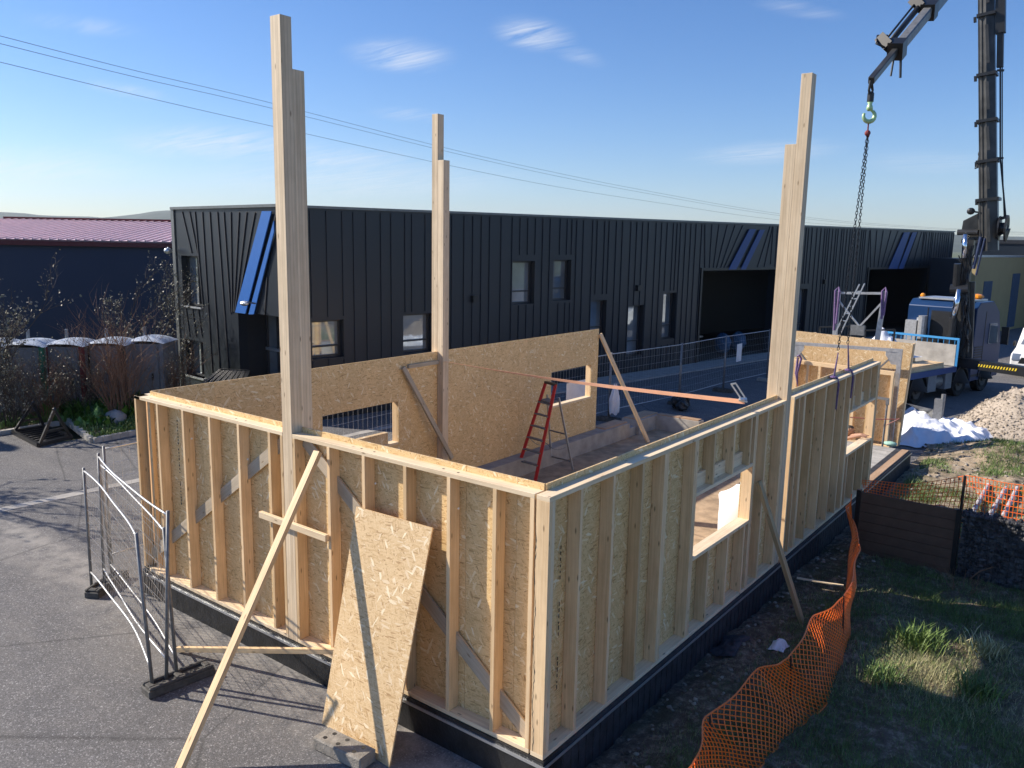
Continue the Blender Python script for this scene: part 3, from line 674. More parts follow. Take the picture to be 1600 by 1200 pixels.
# perforated block in front of the leaning board
p = gnd(538, 1180, G); p0, p1 = gnd(503, 1155, G+.13), gnd(570, 1188, G+.13)
t = thing('concrete_block', (p.x, p.y, G), 'grey block with peg holes wedged against the foot of the leaning chipboard', 'block')
T = Matrix.Translation(Vector((p.x+.0, p.y, G))) @ Matrix.Rotation(math.atan2(p1.y-p0.y, p1.x-p0.x), 4, 'Z')
mb = MB(); mb.box(-.33, .33, -.115, .115, .0, .14, 0, T=T); mb.build('block_body', 'old_concrete', t, bevel=.015)
mb = MB()
for x in (-.2, -.02, .2):
    for y in (-.05, .05): mb.tube([T @ Vector((x+y*.3, y, .1405)), T @ Vector((x+y*.3, y, .142))], .023, 12)
mb.build('peg_hole', 'black', t)
# site fence line behind the rear wall
ys = [-.05, 3.2, 6.6, 10.05, 13.45+1.1, 18.2, 21.5, 24.8]
fx = [-8.0, -8.25, -8.35, -8.2, -7.95, -7.5, -7.4, -7.05]
where = ['behind the rear left corner', 'behind the rear window nearest the front', 'behind the rear post', 'behind the rear wall just before the ladder window', 'at the free end of the rear wall', 'between the leaning end prop and the black bag', 'beyond the black bag with a white notice on it']
for k in range(7):
    y0, y1 = ys[k]+.05, ys[k+1]-.02
    if k == 3: y1 = ys[4]-.02
    t = thing('site_fence', ((fx[k]+fx[k+1])/2, (y0+y1)/2, G), 'galvanised wire site fence panel '+where[k], 'fence panel', 'line of wire fence panels behind the rear wall')
    a, b = Vector((fx[k], y0, G+.1)), Vector((fx[k+1], y1, G+.1))
    mesh_panel(t, a, b, a+Vector((0, 0, 1.92)), b+Vector((0, 0, 1.92)), 0, fine=.13, hs=7, wr=.0022)
fl = ['fence foot on the asphalt behind the rear left corner', 'fence foot hidden low behind the rear window', 'fence foot behind the rear post', 'fence foot behind the ladder window', 'fence foot beside the hanging white cloth', 'fence foot under the black bag', 'low grey fence foot on the dark asphalt under the white notice']
for k in range(1, 8): foot((fx[k]+.0, ys[k], G), R_(5), fl[k-1], 'feet of the site fence', L_=.7, mat='rubber' if k != 7 else 'concrete')
p = at(1155, 551, (-7.2, 23, 0), (1, -.1, 0)); mb = MB(); mb.box(p.x-.01, p.x+.005, p.y-.22, p.y+.22, p.z-.32, p.z+.32); tag(mb.build('fence_notice', 'white', None, loc=p), 'small upright white notice hung on the site fence near the dark doorway', 'notice')
p = at(903, 608, (-8.05, 12, 0), (1, 0, 0)); mb = MB(); mb.box(p.x+.03, p.x+.04, p.y-.62, p.y+.62, p.z-.24, p.z+.24); tag(mb.build('white_banner', 'white', None, loc=p), 'wide white sheet on the fence seen through the window behind the ladder', 'banner')
# white cloth hanging at a fence post
p = at(955, 622, (-7.9, 14.4, 0), (1, 0, 0)); mb = MB()
def clothf(u, v):
    a = u*2*math.pi; r = (.05+.13*min(1, v*2.2)*(1-.35*max(0, v-.6)))*(1+.28*math.sin(a*5+v*3)); return (p.x+.12+r*math.cos(a)*.6, p.y+r*math.sin(a), p.z+.42-v*.85+.04*math.sin(a*3))
mb.grid(clothf, 36, 12); tag(mb.build('hanging_cloth', 'cloth_w', None, smooth=True, loc=p), 'white cloth hung on the site fence behind the leaning end prop', 'cloth')
p = gnd(1064, 640); mb = MB()
for k in range(5): mb.blob(p+Vector((random.uniform(-.15, .15), random.uniform(-.25, .25), .12+.05*k)), .22-.03*k, .26-.03*k, .17, 12, 8, .16)
tag(mb.build('black_bag', 'black', None, loc=p), 'crumpled black bag at the foot of the site fence', 'bag')

# ================================================================== LADDER
t = thing('step_ladder', (-6.2, 8.9, -.4), 'red step ladder with metal steps standing inside before the rear window', 'ladder')
zf_ = -.40
fl_, fr_ = gnd(805, 744, zf_), gnd(836, 753, zf_); bl_, br_ = gnd(862, 726, zf_), gnd(895, 734, zf_)
tl = at(853, 597, fl_.lerp(bl_, .62), Vector((FW.x, FW.y, 0))); trr = at(868, 601, fr_.lerp(br_, .62), Vector((FW.x, FW.y, 0)))
for a, b in ((fl_, tl), (fr_, trr)):
    mb = MB(); mb.beam(a, b, .03, .07, up=(1, 0, 0)); mb.build('front_rail', 'red', t)
mb = MB()
for k in range(1, 7):
    q = .04+k*.125; a, b = fl_.lerp(tl, q), fr_.lerp(trr, q); mb.beam(a, b, .09, .025, up=(0, 0, 1))
mb.build('step', 'galv_dark', t)
pl, pr_ = fl_.lerp(tl, .80), fr_.lerp(trr, .80)
mb = MB(); mb.prism([pl, pr_, pr_+Vector((0, .30, 0)), pl+Vector((0, .30, 0))], (0, 0, .025)); mb.build('platform', 'galv_dark', t)
for a, b in ((bl_, pl+Vector((0, .28, .1))), (br_, pr_+Vector((0, .28, .1)))):
    mb = MB(); mb.beam(a, b, .025, .045, up=(1, 0, 0)); mb.build('rear_leg', 'galv', t)
mb = MB()
for q in (.12, .5): mb.beam(bl_.lerp(pl+Vector((0, .28, .1)), q), br_.lerp(pr_+Vector((0, .28, .1)), q), .025, .03)
mb.tube([fl_.lerp(tl, .42).lerp(bl_.lerp(pl, .35), i/8)-Vector((0, 0, .12*math.sin(math.pi*i/8))) for i in range(9)], .007, 5)
mb.tube([fr_.lerp(trr, .42).lerp(br_.lerp(pr_, .35), i/8)-Vector((0, 0, .12*math.sin(math.pi*i/8))) for i in range(9)], .007, 5)
mb.build('rear_brace', 'galv_dark', t)
mb = MB(); mb.beam(tl, trr, .09, .05); mb.build('top_cap', 'black', t)

# ================================================================== BIG DARK HALL
FU = Vector((.1676, .9859, 0)); FN = Vector((.9859, -.1676, 0)); F0 = Vector((-14.3, 8.3, 0)); FL = 48.0; FD = 6.8
def fac(px, py): 
    p = at(px, py, F0, FN); return (p-F0).dot(FU), p.z
def fp(s, z, d=0.): return F0+FU*s+FN*d+Vector((0, 0, z))
def ztop(s): return 5.52+.0078*s
hall = thing('industrial_hall', F0+FU*20+Vector((0, 0, G)), 'long dark hall clad in vertical seamed sheet with slanting blue stripes', 'building')
wins = []
def wrect(px0, py0, px1, py1): 
    s0, z1 = fac(px0, py0); s1, _ = fac(px1, py0); _, z0 = fac(px0, py1); return (s0, s1, z0, z1)
W_list = [wrect(487, 502, 537, 562), wrect(630, 491.5, 676, 553), wrect(801, 408, 836, 476), wrect(865, 406, 893, 470), wrect(923, 470, 948, 530), wrect(982, 478, 1006, 557), wrect(1037, 458, 1057, 530), wrect(1247, 452, 1262, 530)]
s0, z1 = fac(1097, 423); s1, _ = fac(1210, 422); D1 = (s0, s1, G, z1)
s0, z1 = fac(1357, 421); s1, _ = fac(1448, 420); D2 = (s0, s1, G, z1)
opens = W_list+[D1, D2]
def cut_panels(mb, length, zt, opens, P, thick):
    cuts = sorted(set([0, length]+[v for o in opens for v in o[:2] if 0 < v < length]))
    for i in range(len(cuts)-1):
        a, b = cuts[i], cuts[i+1]; mid = (a+b)/2
        seg = sorted([(o[2], o[3]) for o in opens if o[0] < mid < o[1]]); z = G
        for (c, d) in seg+[(99, 99)]:
            top_ = c if c < 90 else None
            if top_ is None:
                cs = [P(a, z, -thick), P(b, z, -thick), P(a, z, 0), P(b, z, 0), P(a, zt(a), -thick), P(b, zt(b), -thick), P(a, zt(a), 0), P(b, zt(b), 0)]
                mb.hexa(cs, 2)
            elif c > z+.01:
                cs = [P(a, z, -thick), P(b, z, -thick), P(a, z, 0), P(b, z, 0), P(a, c, -thick), P(b, c, -thick), P(a, c, 0), P(b, c, 0)]
                mb.hexa(cs, 2)
            z = d
mbc = MB(); cut_panels(mbc, FL, ztop, opens, fp, .3); mbc.cur = 1
def rib(mb, P, s0, z0, s1, z1, opens, w=.026, d=.03):
    """seam from (s0,z0) to (s1,z1), broken at openings"""
    n = 24; run = None; segs = []
    for i in range(n+1):
        t = i/n; s = s0+(s1-s0)*t; z = z0+(z1-z0)*t
        ins = any(o[0]-.01 < s < o[1]+.01 and o[2]-.02 < z < o[3]+.02 for o in opens)
        if not ins and run is None: run = t
        if ins and run is not None: segs.append((run, (i-1)/n)); run = None
    if run is not None: segs.append((run, 1))
    for a, b in segs:
        if b-a < .02: continue
        A = P(s0+(s1-s0)*a, z0+(z1-z0)*a, d/2); B_ = P(s0+(s1-s0)*b, z0+(z1-z0)*b, d/2)
        nrm = (P(0, 0, 1)-P(0, 0, 0)); mb.beam(A, B_, w, d, up=nrm)
s = .25; rnd = random.Random(3)
fan = [(fac(1097, 423)[0], fac(1200, 423)[0]), (fac(1357, 421)[0], fac(1435, 421)[0])]
while s < FL:
    inside = [q for q in fan if q[0]-.2 < s < q[1]]
    if not inside: rib(mbc, fp, s, G+.02, s, ztop(s)-.06, opens)
    s += rnd.choice((.25, .36, .42, .36, .50))
for (px_t, px_b, dr_) in ((1101, 1101, 0), (1112, 1108, 0), (1123, 1114, 0), (1136, 1119, 0), (1148, 1125, 0), (1160, 1130, 0), (1203, 1182, 0), (1207, 1193, 0)):
    a, zt_ = fac(px_t, 356); b, zb = fac(px_b, 421); rib(mbc, fp, b, zb, a, ztop(a)-.06, [])
for (px_t, px_b) in ((1360, 1360), (1370, 1365), (1380, 1371), (1392, 1376), (1403, 1381), (1434, 1413), (1440, 1424), (1446, 1436)):
    a, _ = fac(px_t, 361); b, zb = fac(px_b, 421); rib(mbc, fp, b, zb, a, ztop(a)-.06, [])
mbc.build('front_cladding', ['clad', 'rib'], hall)
def stripe(mb, P, fc, q):
    pts = [fc(*p) for p in q]; P3 = [P(s, z, .05) for s, z in pts]; n = P(0, 0, .03)-P(0, 0, 0)
    mb.prism(P3, n)
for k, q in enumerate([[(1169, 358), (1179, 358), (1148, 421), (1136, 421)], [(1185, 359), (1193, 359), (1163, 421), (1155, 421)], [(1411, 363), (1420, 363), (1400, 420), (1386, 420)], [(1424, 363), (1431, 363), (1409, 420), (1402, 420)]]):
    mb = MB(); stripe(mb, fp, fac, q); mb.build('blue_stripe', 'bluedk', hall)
for o_ in W_list:
    s0, s1, z0, z1 = o_
    fr = MB()
    for (a, b, c, d) in ((s0, s0+.06, z0, z1), (s1-.06, s1, z0, z1), (s0+.06, s1-.06, z0, z0+.07), (s0+.06, s1-.06, z1-.06, z1), (s0+.06, s1-.06, z0+(z1-z0)*.28, z0+(z1-z0)*.28+.05)):
        fr.hexa([fp(a, c, -.29), fp(b, c, -.29), fp(a, c, -.20), fp(b, c, -.20), fp(a, d, -.29), fp(b, d, -.29), fp(a, d, -.20), fp(b, d, -.20)])
    w_ = fr.build('window', 'frame', hall)
    g = MB(); g.hexa([fp(s0, z0, -.28), fp(s1, z0, -.28), fp(s0, z0, -.26), fp(s1, z0, -.26), fp(s0, z1, -.28), fp(s1, z1, -.28), fp(s0, z1, -.26), fp(s1, z1, -.26)]); sub(w_, g, 'glass_pane', 'glass')
for (px, py) in ((740, 467), (996, 450), (1287, 440), (1471, 440)):
    s, z = fac(px, py); mb = MB(); mb.hexa([fp(s-.11, z-.11, 0), fp(s+.11, z-.11, 0), fp(s-.11, z-.11, .12), fp(s+.11, z-.11, .12), fp(s-.11, z+.11, 0), fp(s+.11, z+.11, 0), fp(s-.11, z+.11, .12), fp(s+.11, z+.11, .12)]); mb.build('wall_vent', 'black', hall)
# side facade with the fan of seams
RU = Vector((-.9960, .0892, 0)); RN = Vector((-.0892, -.9960, 0)); RL = 6.75
def rp(s, z, d=0.): return F0+RU*s+RN*d+Vector((0, 0, z))
def rfc(px, py): p = at(px, py, F0, RN); return (p-F0).dot(RU), p.z
def rrect(px0, py0, px1, py1):
    s1, z1 = rfc(px0, py0); s0, _ = rfc(px1, py0); _, z0 = rfc(px0, py1); return (s0, s1, z0, z1)
RW = [rrect(283, 399, 312, 476), rrect(289, 529, 317, 584)]; GL = (0.0, rfc(372, 492)[0], G, rfc(400, 490)[1])
ro = RW+[GL]
mb = MB(); cut_panels(mb, RL, lambda s: 5.54, ro, rp, .28); mb.cur = 1
for (a, b) in (((285, 329), (300, 395)), ((296.5, 329), (309, 395)), ((305, 329), (318, 480)), ((316.5, 329), (333, 590)), ((328, 329), (345, 590)), ((340, 329), (358, 580)), ((350, 329), (361, 490)), ((361, 329), (363.5, 488)), ((374, 329), (366, 487)), ((386, 329), (368, 487)), ((399, 329), (370, 487)), ((291, 480), (297, 526)), ((301, 480), (307, 526)), ((310, 480), (316, 526)), ((432, 330), (402, 488)), ((418, 430), (414, 492))):
    s0, z0 = rfc(*b); s1, z1 = rfc(*a); rib(mb, rp, s0, z0, s1, z1-.04, [], .045, .028)
mb.build('side_cladding', ['clad', 'ribd'], hall)
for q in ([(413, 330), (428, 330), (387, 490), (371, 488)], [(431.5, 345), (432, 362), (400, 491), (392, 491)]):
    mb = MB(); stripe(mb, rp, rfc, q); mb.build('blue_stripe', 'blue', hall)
for (s0, s1, z0, z1) in RW:
    fr = MB()
    for (a, b, c, d) in ((s0, s0+.06, z0, z1), (s1-.06, s1, z0, z1), (s0+.06, s1-.06, z0, z0+.07), (s0+.06, s1-.06, z1-.06, z1), (s0+.5, s0+.55, z0+.07, z1-.06)):
        fr.hexa([rp(a, c, -.27), rp(b, c, -.27), rp(a, c, -.18), rp(b, c, -.18), rp(a, d, -.27), rp(b, d, -.27), rp(a, d, -.18), rp(b, d, -.18)])
    w_ = fr.build('window', 'frame', hall)
    g = MB(); g.hexa([rp(s0, z0, -.26), rp(s1, z0, -.26), rp(s0, z0, -.24), rp(s1, z0, -.24), rp(s0, z1, -.26), rp(s1, z1, -.26), rp(s0, z1, -.24), rp(s1, z1, -.24)]); sub(w_, g, 'glass_pane', 'glass')
    g = MB(); g.hexa([rp(s0-.02, z0-.05, -.2), rp(s1+.02, z0-.05, -.2), rp(s0-.02, z0-.05, .06), rp(s1+.02, z0-.05, .06), rp(s0-.02, z0, -.2), rp(s1+.02, z0, -.2), rp(s0-.02, z0, .06), rp(s1+.02, z0, .06)]); sub(w_, g, 'window_ledge', 'alu')
# recessed glazed corner
g = MB(); e = -.95
g.hexa([rp(.2, G, e-.05), rp(GL[1], G, e-.05), rp(.2, G, e), rp(GL[1], G, e), rp(.2, GL[3], e-.05), rp(GL[1], GL[3], e-.05), rp(.2, GL[3], e), rp(GL[1], GL[3], e)]); gw = g.build('glazed_entrance', 'glass', hall)
fr = MB()
for s_ in (.25, 1.3, 2.2, GL[1]-.08): fr.hexa([rp(s_, G, e), rp(s_+.07, G, e), rp(s_, G, e+.06), rp(s_+.07, G, e+.06), rp(s_, GL[3], e), rp(s_+.07, GL[3], e), rp(s_, GL[3], e+.06), rp(s_+.07, GL[3], e+.06)])
sub(gw, fr, 'mullion', 'frame')
fr = MB(); z_ = (G+GL[3])*.5+.25; fr.hexa([rp(.2, z_, e), rp(GL[1], z_, e), rp(.2, z_, e+.08), rp(GL[1], z_, e+.08), rp(.2, z_+.09, e), rp(GL[1], z_+.09, e), rp(.2, z_+.09, e+.08), rp(GL[1], z_+.09, e+.08)]); sub(gw, fr, 'transom', 'alu')
g = MB(); g.hexa([rp(GL[1], G, -.95), rp(GL[1]+.05, G, -.95), rp(GL[1], G, -.28), rp(GL[1]+.05, G, -.28), rp(GL[1], GL[3], -.95), rp(GL[1]+.05, GL[3], -.95), rp(GL[1], GL[3], -.28), rp(GL[1]+.05, GL[3], -.28)])
g.hexa([rp(0, GL[3]-.001, -1.), rp(GL[1], GL[3]-.001, -1.), rp(0, GL[3]-.001, -.28), rp(GL[1], GL[3]-.001, -.28), rp(0, GL[3]+.1, -1.), rp(GL[1], GL[3]+.1, -1.), rp(0, GL[3]+.1, -.28), rp(GL[1], GL[3]+.1, -.28)])
g.build('entrance_recess', 'ribd', hall)
# roof, back, interior, parapet cap
mb = MB()
def hx(a, b, c, d, z0, z1): # a,b s-range ; c,d depth range behind the front
    mb.hexa([fp(a, z0, -d), fp(b, z0, -d), fp(a, z0, -c), fp(b, z0, -c), fp(a, z1, -d), fp(b, z1, -d), fp(a, z1, -c), fp(b, z1, -c)])
hx(.3, FL-.1, .3, FD-.05, 5.2, 5.3); mb.build('roof', 'ribd', hall)
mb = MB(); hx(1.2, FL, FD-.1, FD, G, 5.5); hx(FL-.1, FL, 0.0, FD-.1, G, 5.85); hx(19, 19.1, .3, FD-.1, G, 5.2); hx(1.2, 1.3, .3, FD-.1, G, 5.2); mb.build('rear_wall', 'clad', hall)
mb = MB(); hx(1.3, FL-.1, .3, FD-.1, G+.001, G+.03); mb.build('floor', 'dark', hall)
mb = MB()
for a, b in ((0., FL),):
    n_ = 12
    for i in range(n_):
        s0, s1 = a+(b-a)*i/n_, a+(b-a)*(i+1)/n_-.01
        mb.hexa([fp(s0, ztop(s0), -.4), fp(s1, ztop(s1), -.4), fp(s0, ztop(s0), .07), fp(s1, ztop(s1), .07), fp(s0, ztop(s0)+.07, -.4), fp(s1, ztop(s1)+.07, -.4), fp(s0, ztop(s0)+.07, .07), fp(s1, ztop(s1)+.07, .07)])
mb.hexa([rp(.0, 5.54, -.4), rp(RL, 5.54, -.4), rp(.0, 5.54, .07), rp(RL, 5.54, .07), rp(.0, 5.62, -.4), rp(RL, 5.62, -.4), rp(.0, 5.62, .07), rp(RL, 5.62, .07)])
mb.build('parapet_cap', 'cap', hall)
mb = MB(); q = RL
mb.hexa([rp(q-.16, G, -.35), rp(q+.03, G, -.35), rp(q-.16, G, .04), rp(q+.03, G, .04), rp(q-.16, 5.54, -.35), rp(q+.03, 5.54, -.35), rp(q-.16, 5.54, .04), rp(q+.03, 5.54, .04)]); mb.build('corner_trim', 'cap', hall)
for o_ in (D1, D2):
    fr = MB(); s0, s1, z0, z1 = o_
    for (a, b, c, d) in ((s0-.12, s0, z0, z1+.12), (s1, s1+.12, z0, z1+.12), (s0, s1, z1, z1+.12)):
        fr.hexa([fp(a, c, 0), fp(b, c, 0), fp(a, c, .06), fp(b, c, .06), fp(a, d, 0), fp(b, d, 0), fp(a, d, .06), fp(b, d, .06)])
    fr.build('door_frame', 'black', hall)
p = rp(*rfc(274, 392), .1); mb = MB(); mb.blob(p+RN*.15, .12, .12, .10); mb.beam(p, p+RN*.15+Vector((0, 0, .1)), .05, .05); mb.build('security_camera', 'alu', hall, smooth=True)
p = rp(*rfc(404, 474), .1); mb = MB(); mb.beam(p, p+RN*.6+Vector((.4, 0, .1)), .04, .04); mb.blob(p+RN*.6+Vector((.4, 0, .05)), .16, .1, .07); mb.build('wall_lamp', 'alu', hall)
# things in the doorway
for k, (px, py, lab) in enumerate(((1163, 545, 'blue bulk bag standing in the dark doorway, left of its neighbour'), (1186, 543, 'blue bulk bag at the right edge of the dark doorway'))):
    s, _ = fac(px, 560); c = fp(s, G+.55, -1.2); mb = MB(); mb.blob(c-Vector((0, 0, .05)), .38, .38, .48, 14, 9, .10); tag(mb.build('bulk_bag', 'bag', None, loc=c), lab, 'bag', 'bags in the doorway')
s, _ = fac(1125, 560); t = thing('work_table', fp(s, G, -2.), 'dim work table standing inside the first dark doorway', 'table'); mb = MB(); c = fp(s, 0, -2.); mb.box(c.x-.5, c.x+.5, c.y-1, c.y+1, .45, .52); mb.build('table_top', 'pine_grey', t)
mb = MB()
for sx_ in (-.45, .4):
    for sy_ in (-.95, .9): mb.box(c.x+sx_, c.x+sx_+.06, c.y+sy_, c.y+sy_+.06, G+.03, .45)
mb.build('table_leg', 'black', t)
mb = MB(); mb.hexa([fp(5., G, .01), fp(FL, G, .01), fp(5., G, 1.25), fp(FL, G, 1.25), fp(5., G+.05, .01), fp(FL, G+.05, .01), fp(5., G+.05, 1.25), fp(FL, G+.05, 1.25)]); struct(mb.build('concrete_apron', 'concrete'))
# black slatted rack near the side facade
p = gnd(352, 640); p = Vector((-15.9, 6.6, 0)); t = thing('slatted_rack', (p.x, p.y, G), 'black slatted rack tilted behind the rear wall, in front of the grey side facade', 'rack')
cA = [dep(318, 600, 23.5), dep(345, 578, 24.2), dep(388, 580, 24.0), dep(380, 600, 23.3)]
for k in range(8):
    u = k/7; a = cA[0].lerp(cA[3], u); b = cA[1].lerp(cA[2], u); mb = MB(); mb.beam(a, b, .11, .06); mb.build('slat', 'black', t)
mb = MB(); mb.beam(cA[1], cA[2], .08, .08); mb.beam(cA[0], cA[3], .08, .08)
for q in cA: mb.beam(q, (q.x, q.y, G), .08, .08)
mb.build('rack_frame', 'black', t)

# ================================================================== RED-ROOFED HALL, HILLS, FAR RIGHT BUILDINGS
def zat(px, py, D): return dep(px, py, D)
D_ = 31.
e0, e1 = dep(-160, 376, D_), dep(298, 382, D_); rt = (e1-e0); rt.z = 0; rt.normalize(); bk = Vector((-rt.y, rt.x, 0))
if bk.dot(FW) < 0: bk = -bk
rb = thing('red_roofed_hall', (e0+e1)/2*1., 'low navy hall with a pale red ribbed roof behind the toilet cabins', 'building')
ze = 4.32; e0.z = e1.z = ze
e0g = Vector((e0.x, e0.y, G)); e1g = Vector((e1.x, e1.y, G))
mb = MB(); dd = bk*14
mb.hexa([e0g, e1g, e0g+dd, e1g+dd, e0, e1, e0+dd, e1+dd]); mb.build('wall', 'navy', rb)
mb = MB(); ez = Vector((0, 0, .16)); o_ = -bk*.18
mb.hexa([e0+o_-ez*.4, e1+o_-ez*.4, e0-bk*.002-ez*.4, e1-bk*.002-ez*.4, e0+o_+ez, e1+o_+ez, e0-bk*.002+ez, e1-bk*.002+ez]); mb.build('fascia', 'reddark', rb)
rise = Vector((0, 0, .85)); run = bk*7.
mb = MB(); A0, A1 = e0+o_+ez*1.01, e1+o_+ez*1.01; B0, B1 = A0+run+rise, A1+run+rise
mb.hexa([A0-Vector((0, 0, .05)), A1-Vector((0, 0, .05)), B0-Vector((0, 0, .05)), B1-Vector((0, 0, .05)), A0, A1, B0, B1])
mb.hexa([B0-Vector((0, 0, .05)), B1-Vector((0, 0, .05)), B0+run-rise-Vector((0, 0, .05)), B1+run-rise-Vector((0, 0, .05)), B0, B1, B0+run-rise, B1+run-rise]); mb.build('roof', 'redroof', rb)
mb = MB(); n_ = 34
for i in range(n_):
    q = i/n_; a = A0.lerp(A1, q); mb.beam(a+Vector((0, 0, .02)), a+run+rise+Vector((0, 0, .02)), .06, .06)
mb.build('roof_rib', 'redroof', rb)
mb = MB(); mb.beam(B0+Vector((0, 0, .05)), B1+Vector((0, 0, .05)), .35, .10); mb.build('ridge_cap', 'reddark', rb)
# hills
prof = [(-900, 338), (-500, 330), (-260, 328), (-80, 330), (0, 333), (40, 335), (90, 339), (160, 342), (185, 340), (205, 337), (222, 334), (240, 331), (262, 330), (300, 332), (420, 336), (600, 345), (900, 352), (1300, 362), (1700, 374), (2300, 385)]
mb = MB(); Dh = 3200.
def hz(px):
    for (a, ya), (b, yb) in zip(prof, prof[1:]):
        if a <= px <= b: return ya+(yb-ya)*(px-a)/(b-a)
    return prof[-1][1]
def hillf(u, v):
    px = -900+u*3200; top_ = dep(px, hz(px), Dh); base = CAM+Vector((ray(px, 380).x, ray(px, 380).y, 0))*(Dh-1400); 
    k = math.sin(v*math.pi/2); x = base.x+(top_.x-base.x)*v; y = base.y+(top_.y-base.y)*v
    return (x, y, G-5+(top_.z-G+5)*k+noise.fractal(Vector((x*.004, y*.004, 0)), 1, 2, 4)*8*v)
mb.grid(hillf, 160, 10); struct(mb.build('hills', 'hill', smooth=True))
# right-hand far buildings
bb = thing('beige_building', (-1, 47, G), 'beige rendered building with tall blue windows behind the white van', 'building')
a0 = aty(1533, 402, 50.); z_t = a0.z
dv = FU.copy(); bn = Vector((-dv.y, dv.x, 0))
if bn.x > 0: bn = -bn
b0g = Vector((a0.x, a0.y, G)); 
def bp(s, z, d=0.): return b0g+dv*s-bn*d+Vector((0, 0, z-G))
mb = MB(); mb.hexa([bp(-.6, G), bp(30, G), bp(-.6, G, -.3), bp(30, G, -.3), bp(-.6, z_t), bp(30, z_t), bp(-.6, z_t, -.3), bp(30, z_t, -.3)]); mb.build('front_wall', 'beige', bb)
mb = MB(); mb.hexa([bp(-.5, G, -.305), bp(30, G, -.305), bp(-.5, G, -2.6), bp(30, G, -2.6), bp(-.5, z_t-.1, -.305), bp(30, z_t-.1, -.305), bp(-.5, z_t-.1, -2.6), bp(30, z_t-.1, -2.6)]); mb.build('rear_body', 'clad', bb)
mb = MB(); mb.hexa([bp(-.65, z_t, .05), bp(30.1, z_t, .05), bp(-.65, z_t, -.3), bp(30.1, z_t, -.3), bp(-.65, z_t+.12, .05), bp(30.1, z_t+.12, .05), bp(-.65, z_t+.12, -.3), bp(30.1, z_t+.12, -.3)]); mb.build('parapet_cap', 'alu', bb)
for s_, zt_ in ((1.0, 2.9), (6.3, 3.3), (13., 3.3)):
    mb = MB(); mb.hexa([bp(s_, -.2, .03), bp(s_+1.5, -.2, .03), bp(s_, -.2, -.1), bp(s_+1.5, -.2, -.1), bp(s_, zt_, .03), bp(s_+1.5, zt_, .03), bp(s_, zt_, -.1), bp(s_+1.5, zt_, -.1)]); mb.build('window', 'greyblue', bb)
db = thing('dark_upper_building', (0, 60, G), 'plain dark building rising behind the beige one', 'building')
q0, q1 = aty(1505, 374, 60), aty(1760, 377, 60); mb = MB(); mb.box(q0.x, q1.x, 60, 75, G, q0.z-.25); mb.build('wall', 'clad', db)
mb = MB(); mb.box(q0.x-.1, q1.x+.1, 59.9, 75.1, q0.z-.25, q0.z); mb.build('parapet_cap', 'ribd', db)

# ================================================================== LEFT SIDE: cabins, shrubs, bed, stand
rngc = random.Random(5)
cab_l = [(5, 645, 'greyp', 'greyish toilet cabin at the left picture edge, half behind the budding tree'), (62, 645, 'greenp', 'toilet cabin with green corner posts and a pale roof'), (122, 643, 'redp', 'toilet cabin with dull red corner posts'), (184, 640, 'dark', 'dark toilet cabin under the reddish shrub'), (243, 634, 'greyp', 'rightmost toilet cabin, next to the grey facade corner')]
def cabin(px, py, col, lab):
    p = gnd(px, py+4); an = math.atan2(rt.y, rt.x); T = Matrix.Translation(p) @ Matrix.Rotation(an, 4, 'Z')
    t = thing('toilet_cabin', p, lab, 'toilet cabin', 'row of toilet cabins'); w = .55; h = 2.0
    mb = MB(); mb.box(-w+.05, w-.05, -w+.05, w-.05, .12, h, T=T); mb.build('cabin_wall', 'greyp', t)
    mb = MB()
    for sx_ in (-1, 1):
        for sy_ in (-1, 1): mb.box(sx_*w-.11 if sx_ > 0 else -w, w if sx_ > 0 else -w+.11, sy_*w-.11 if sy_ > 0 else -w, w if sy_ > 0 else -w+.11, .0, h+.02, T=T)
    mb.build('corner_post', col, t)
    mb = MB()
    def rf(u, v):
        x = (u-.5)*2*w*1.04; y = (v-.5)*2*w*1.04; z = h+.02+.17*(1-abs(2*u-1)**2.6)*(1-abs(2*v-1)**4*.6); return T @ Vector((x, y, z))
    mb.grid(rf, 10, 8); mb.build('domed_roof', 'roofp', t, smooth=True)
    mb = MB(); mb.box(-w+.16, w-.16, -w+.02, -w+.05, .2, h-.08, T=T); d_ = mb.build('door', 'greyp', t)
    g = MB(); g.box(.2, .24, -w-.02, -w+.02, .95, 1.15, T=T); sub(d_, g, 'handle', 'black')
    mb = MB(); mb.tube([T @ Vector((-.35, .35, h)), T @ Vector((-.35, .35, h+.4))], .05, 8); mb.build('vent_pipe', 'greyp', t)
for c in cab_l: cabin(*c)
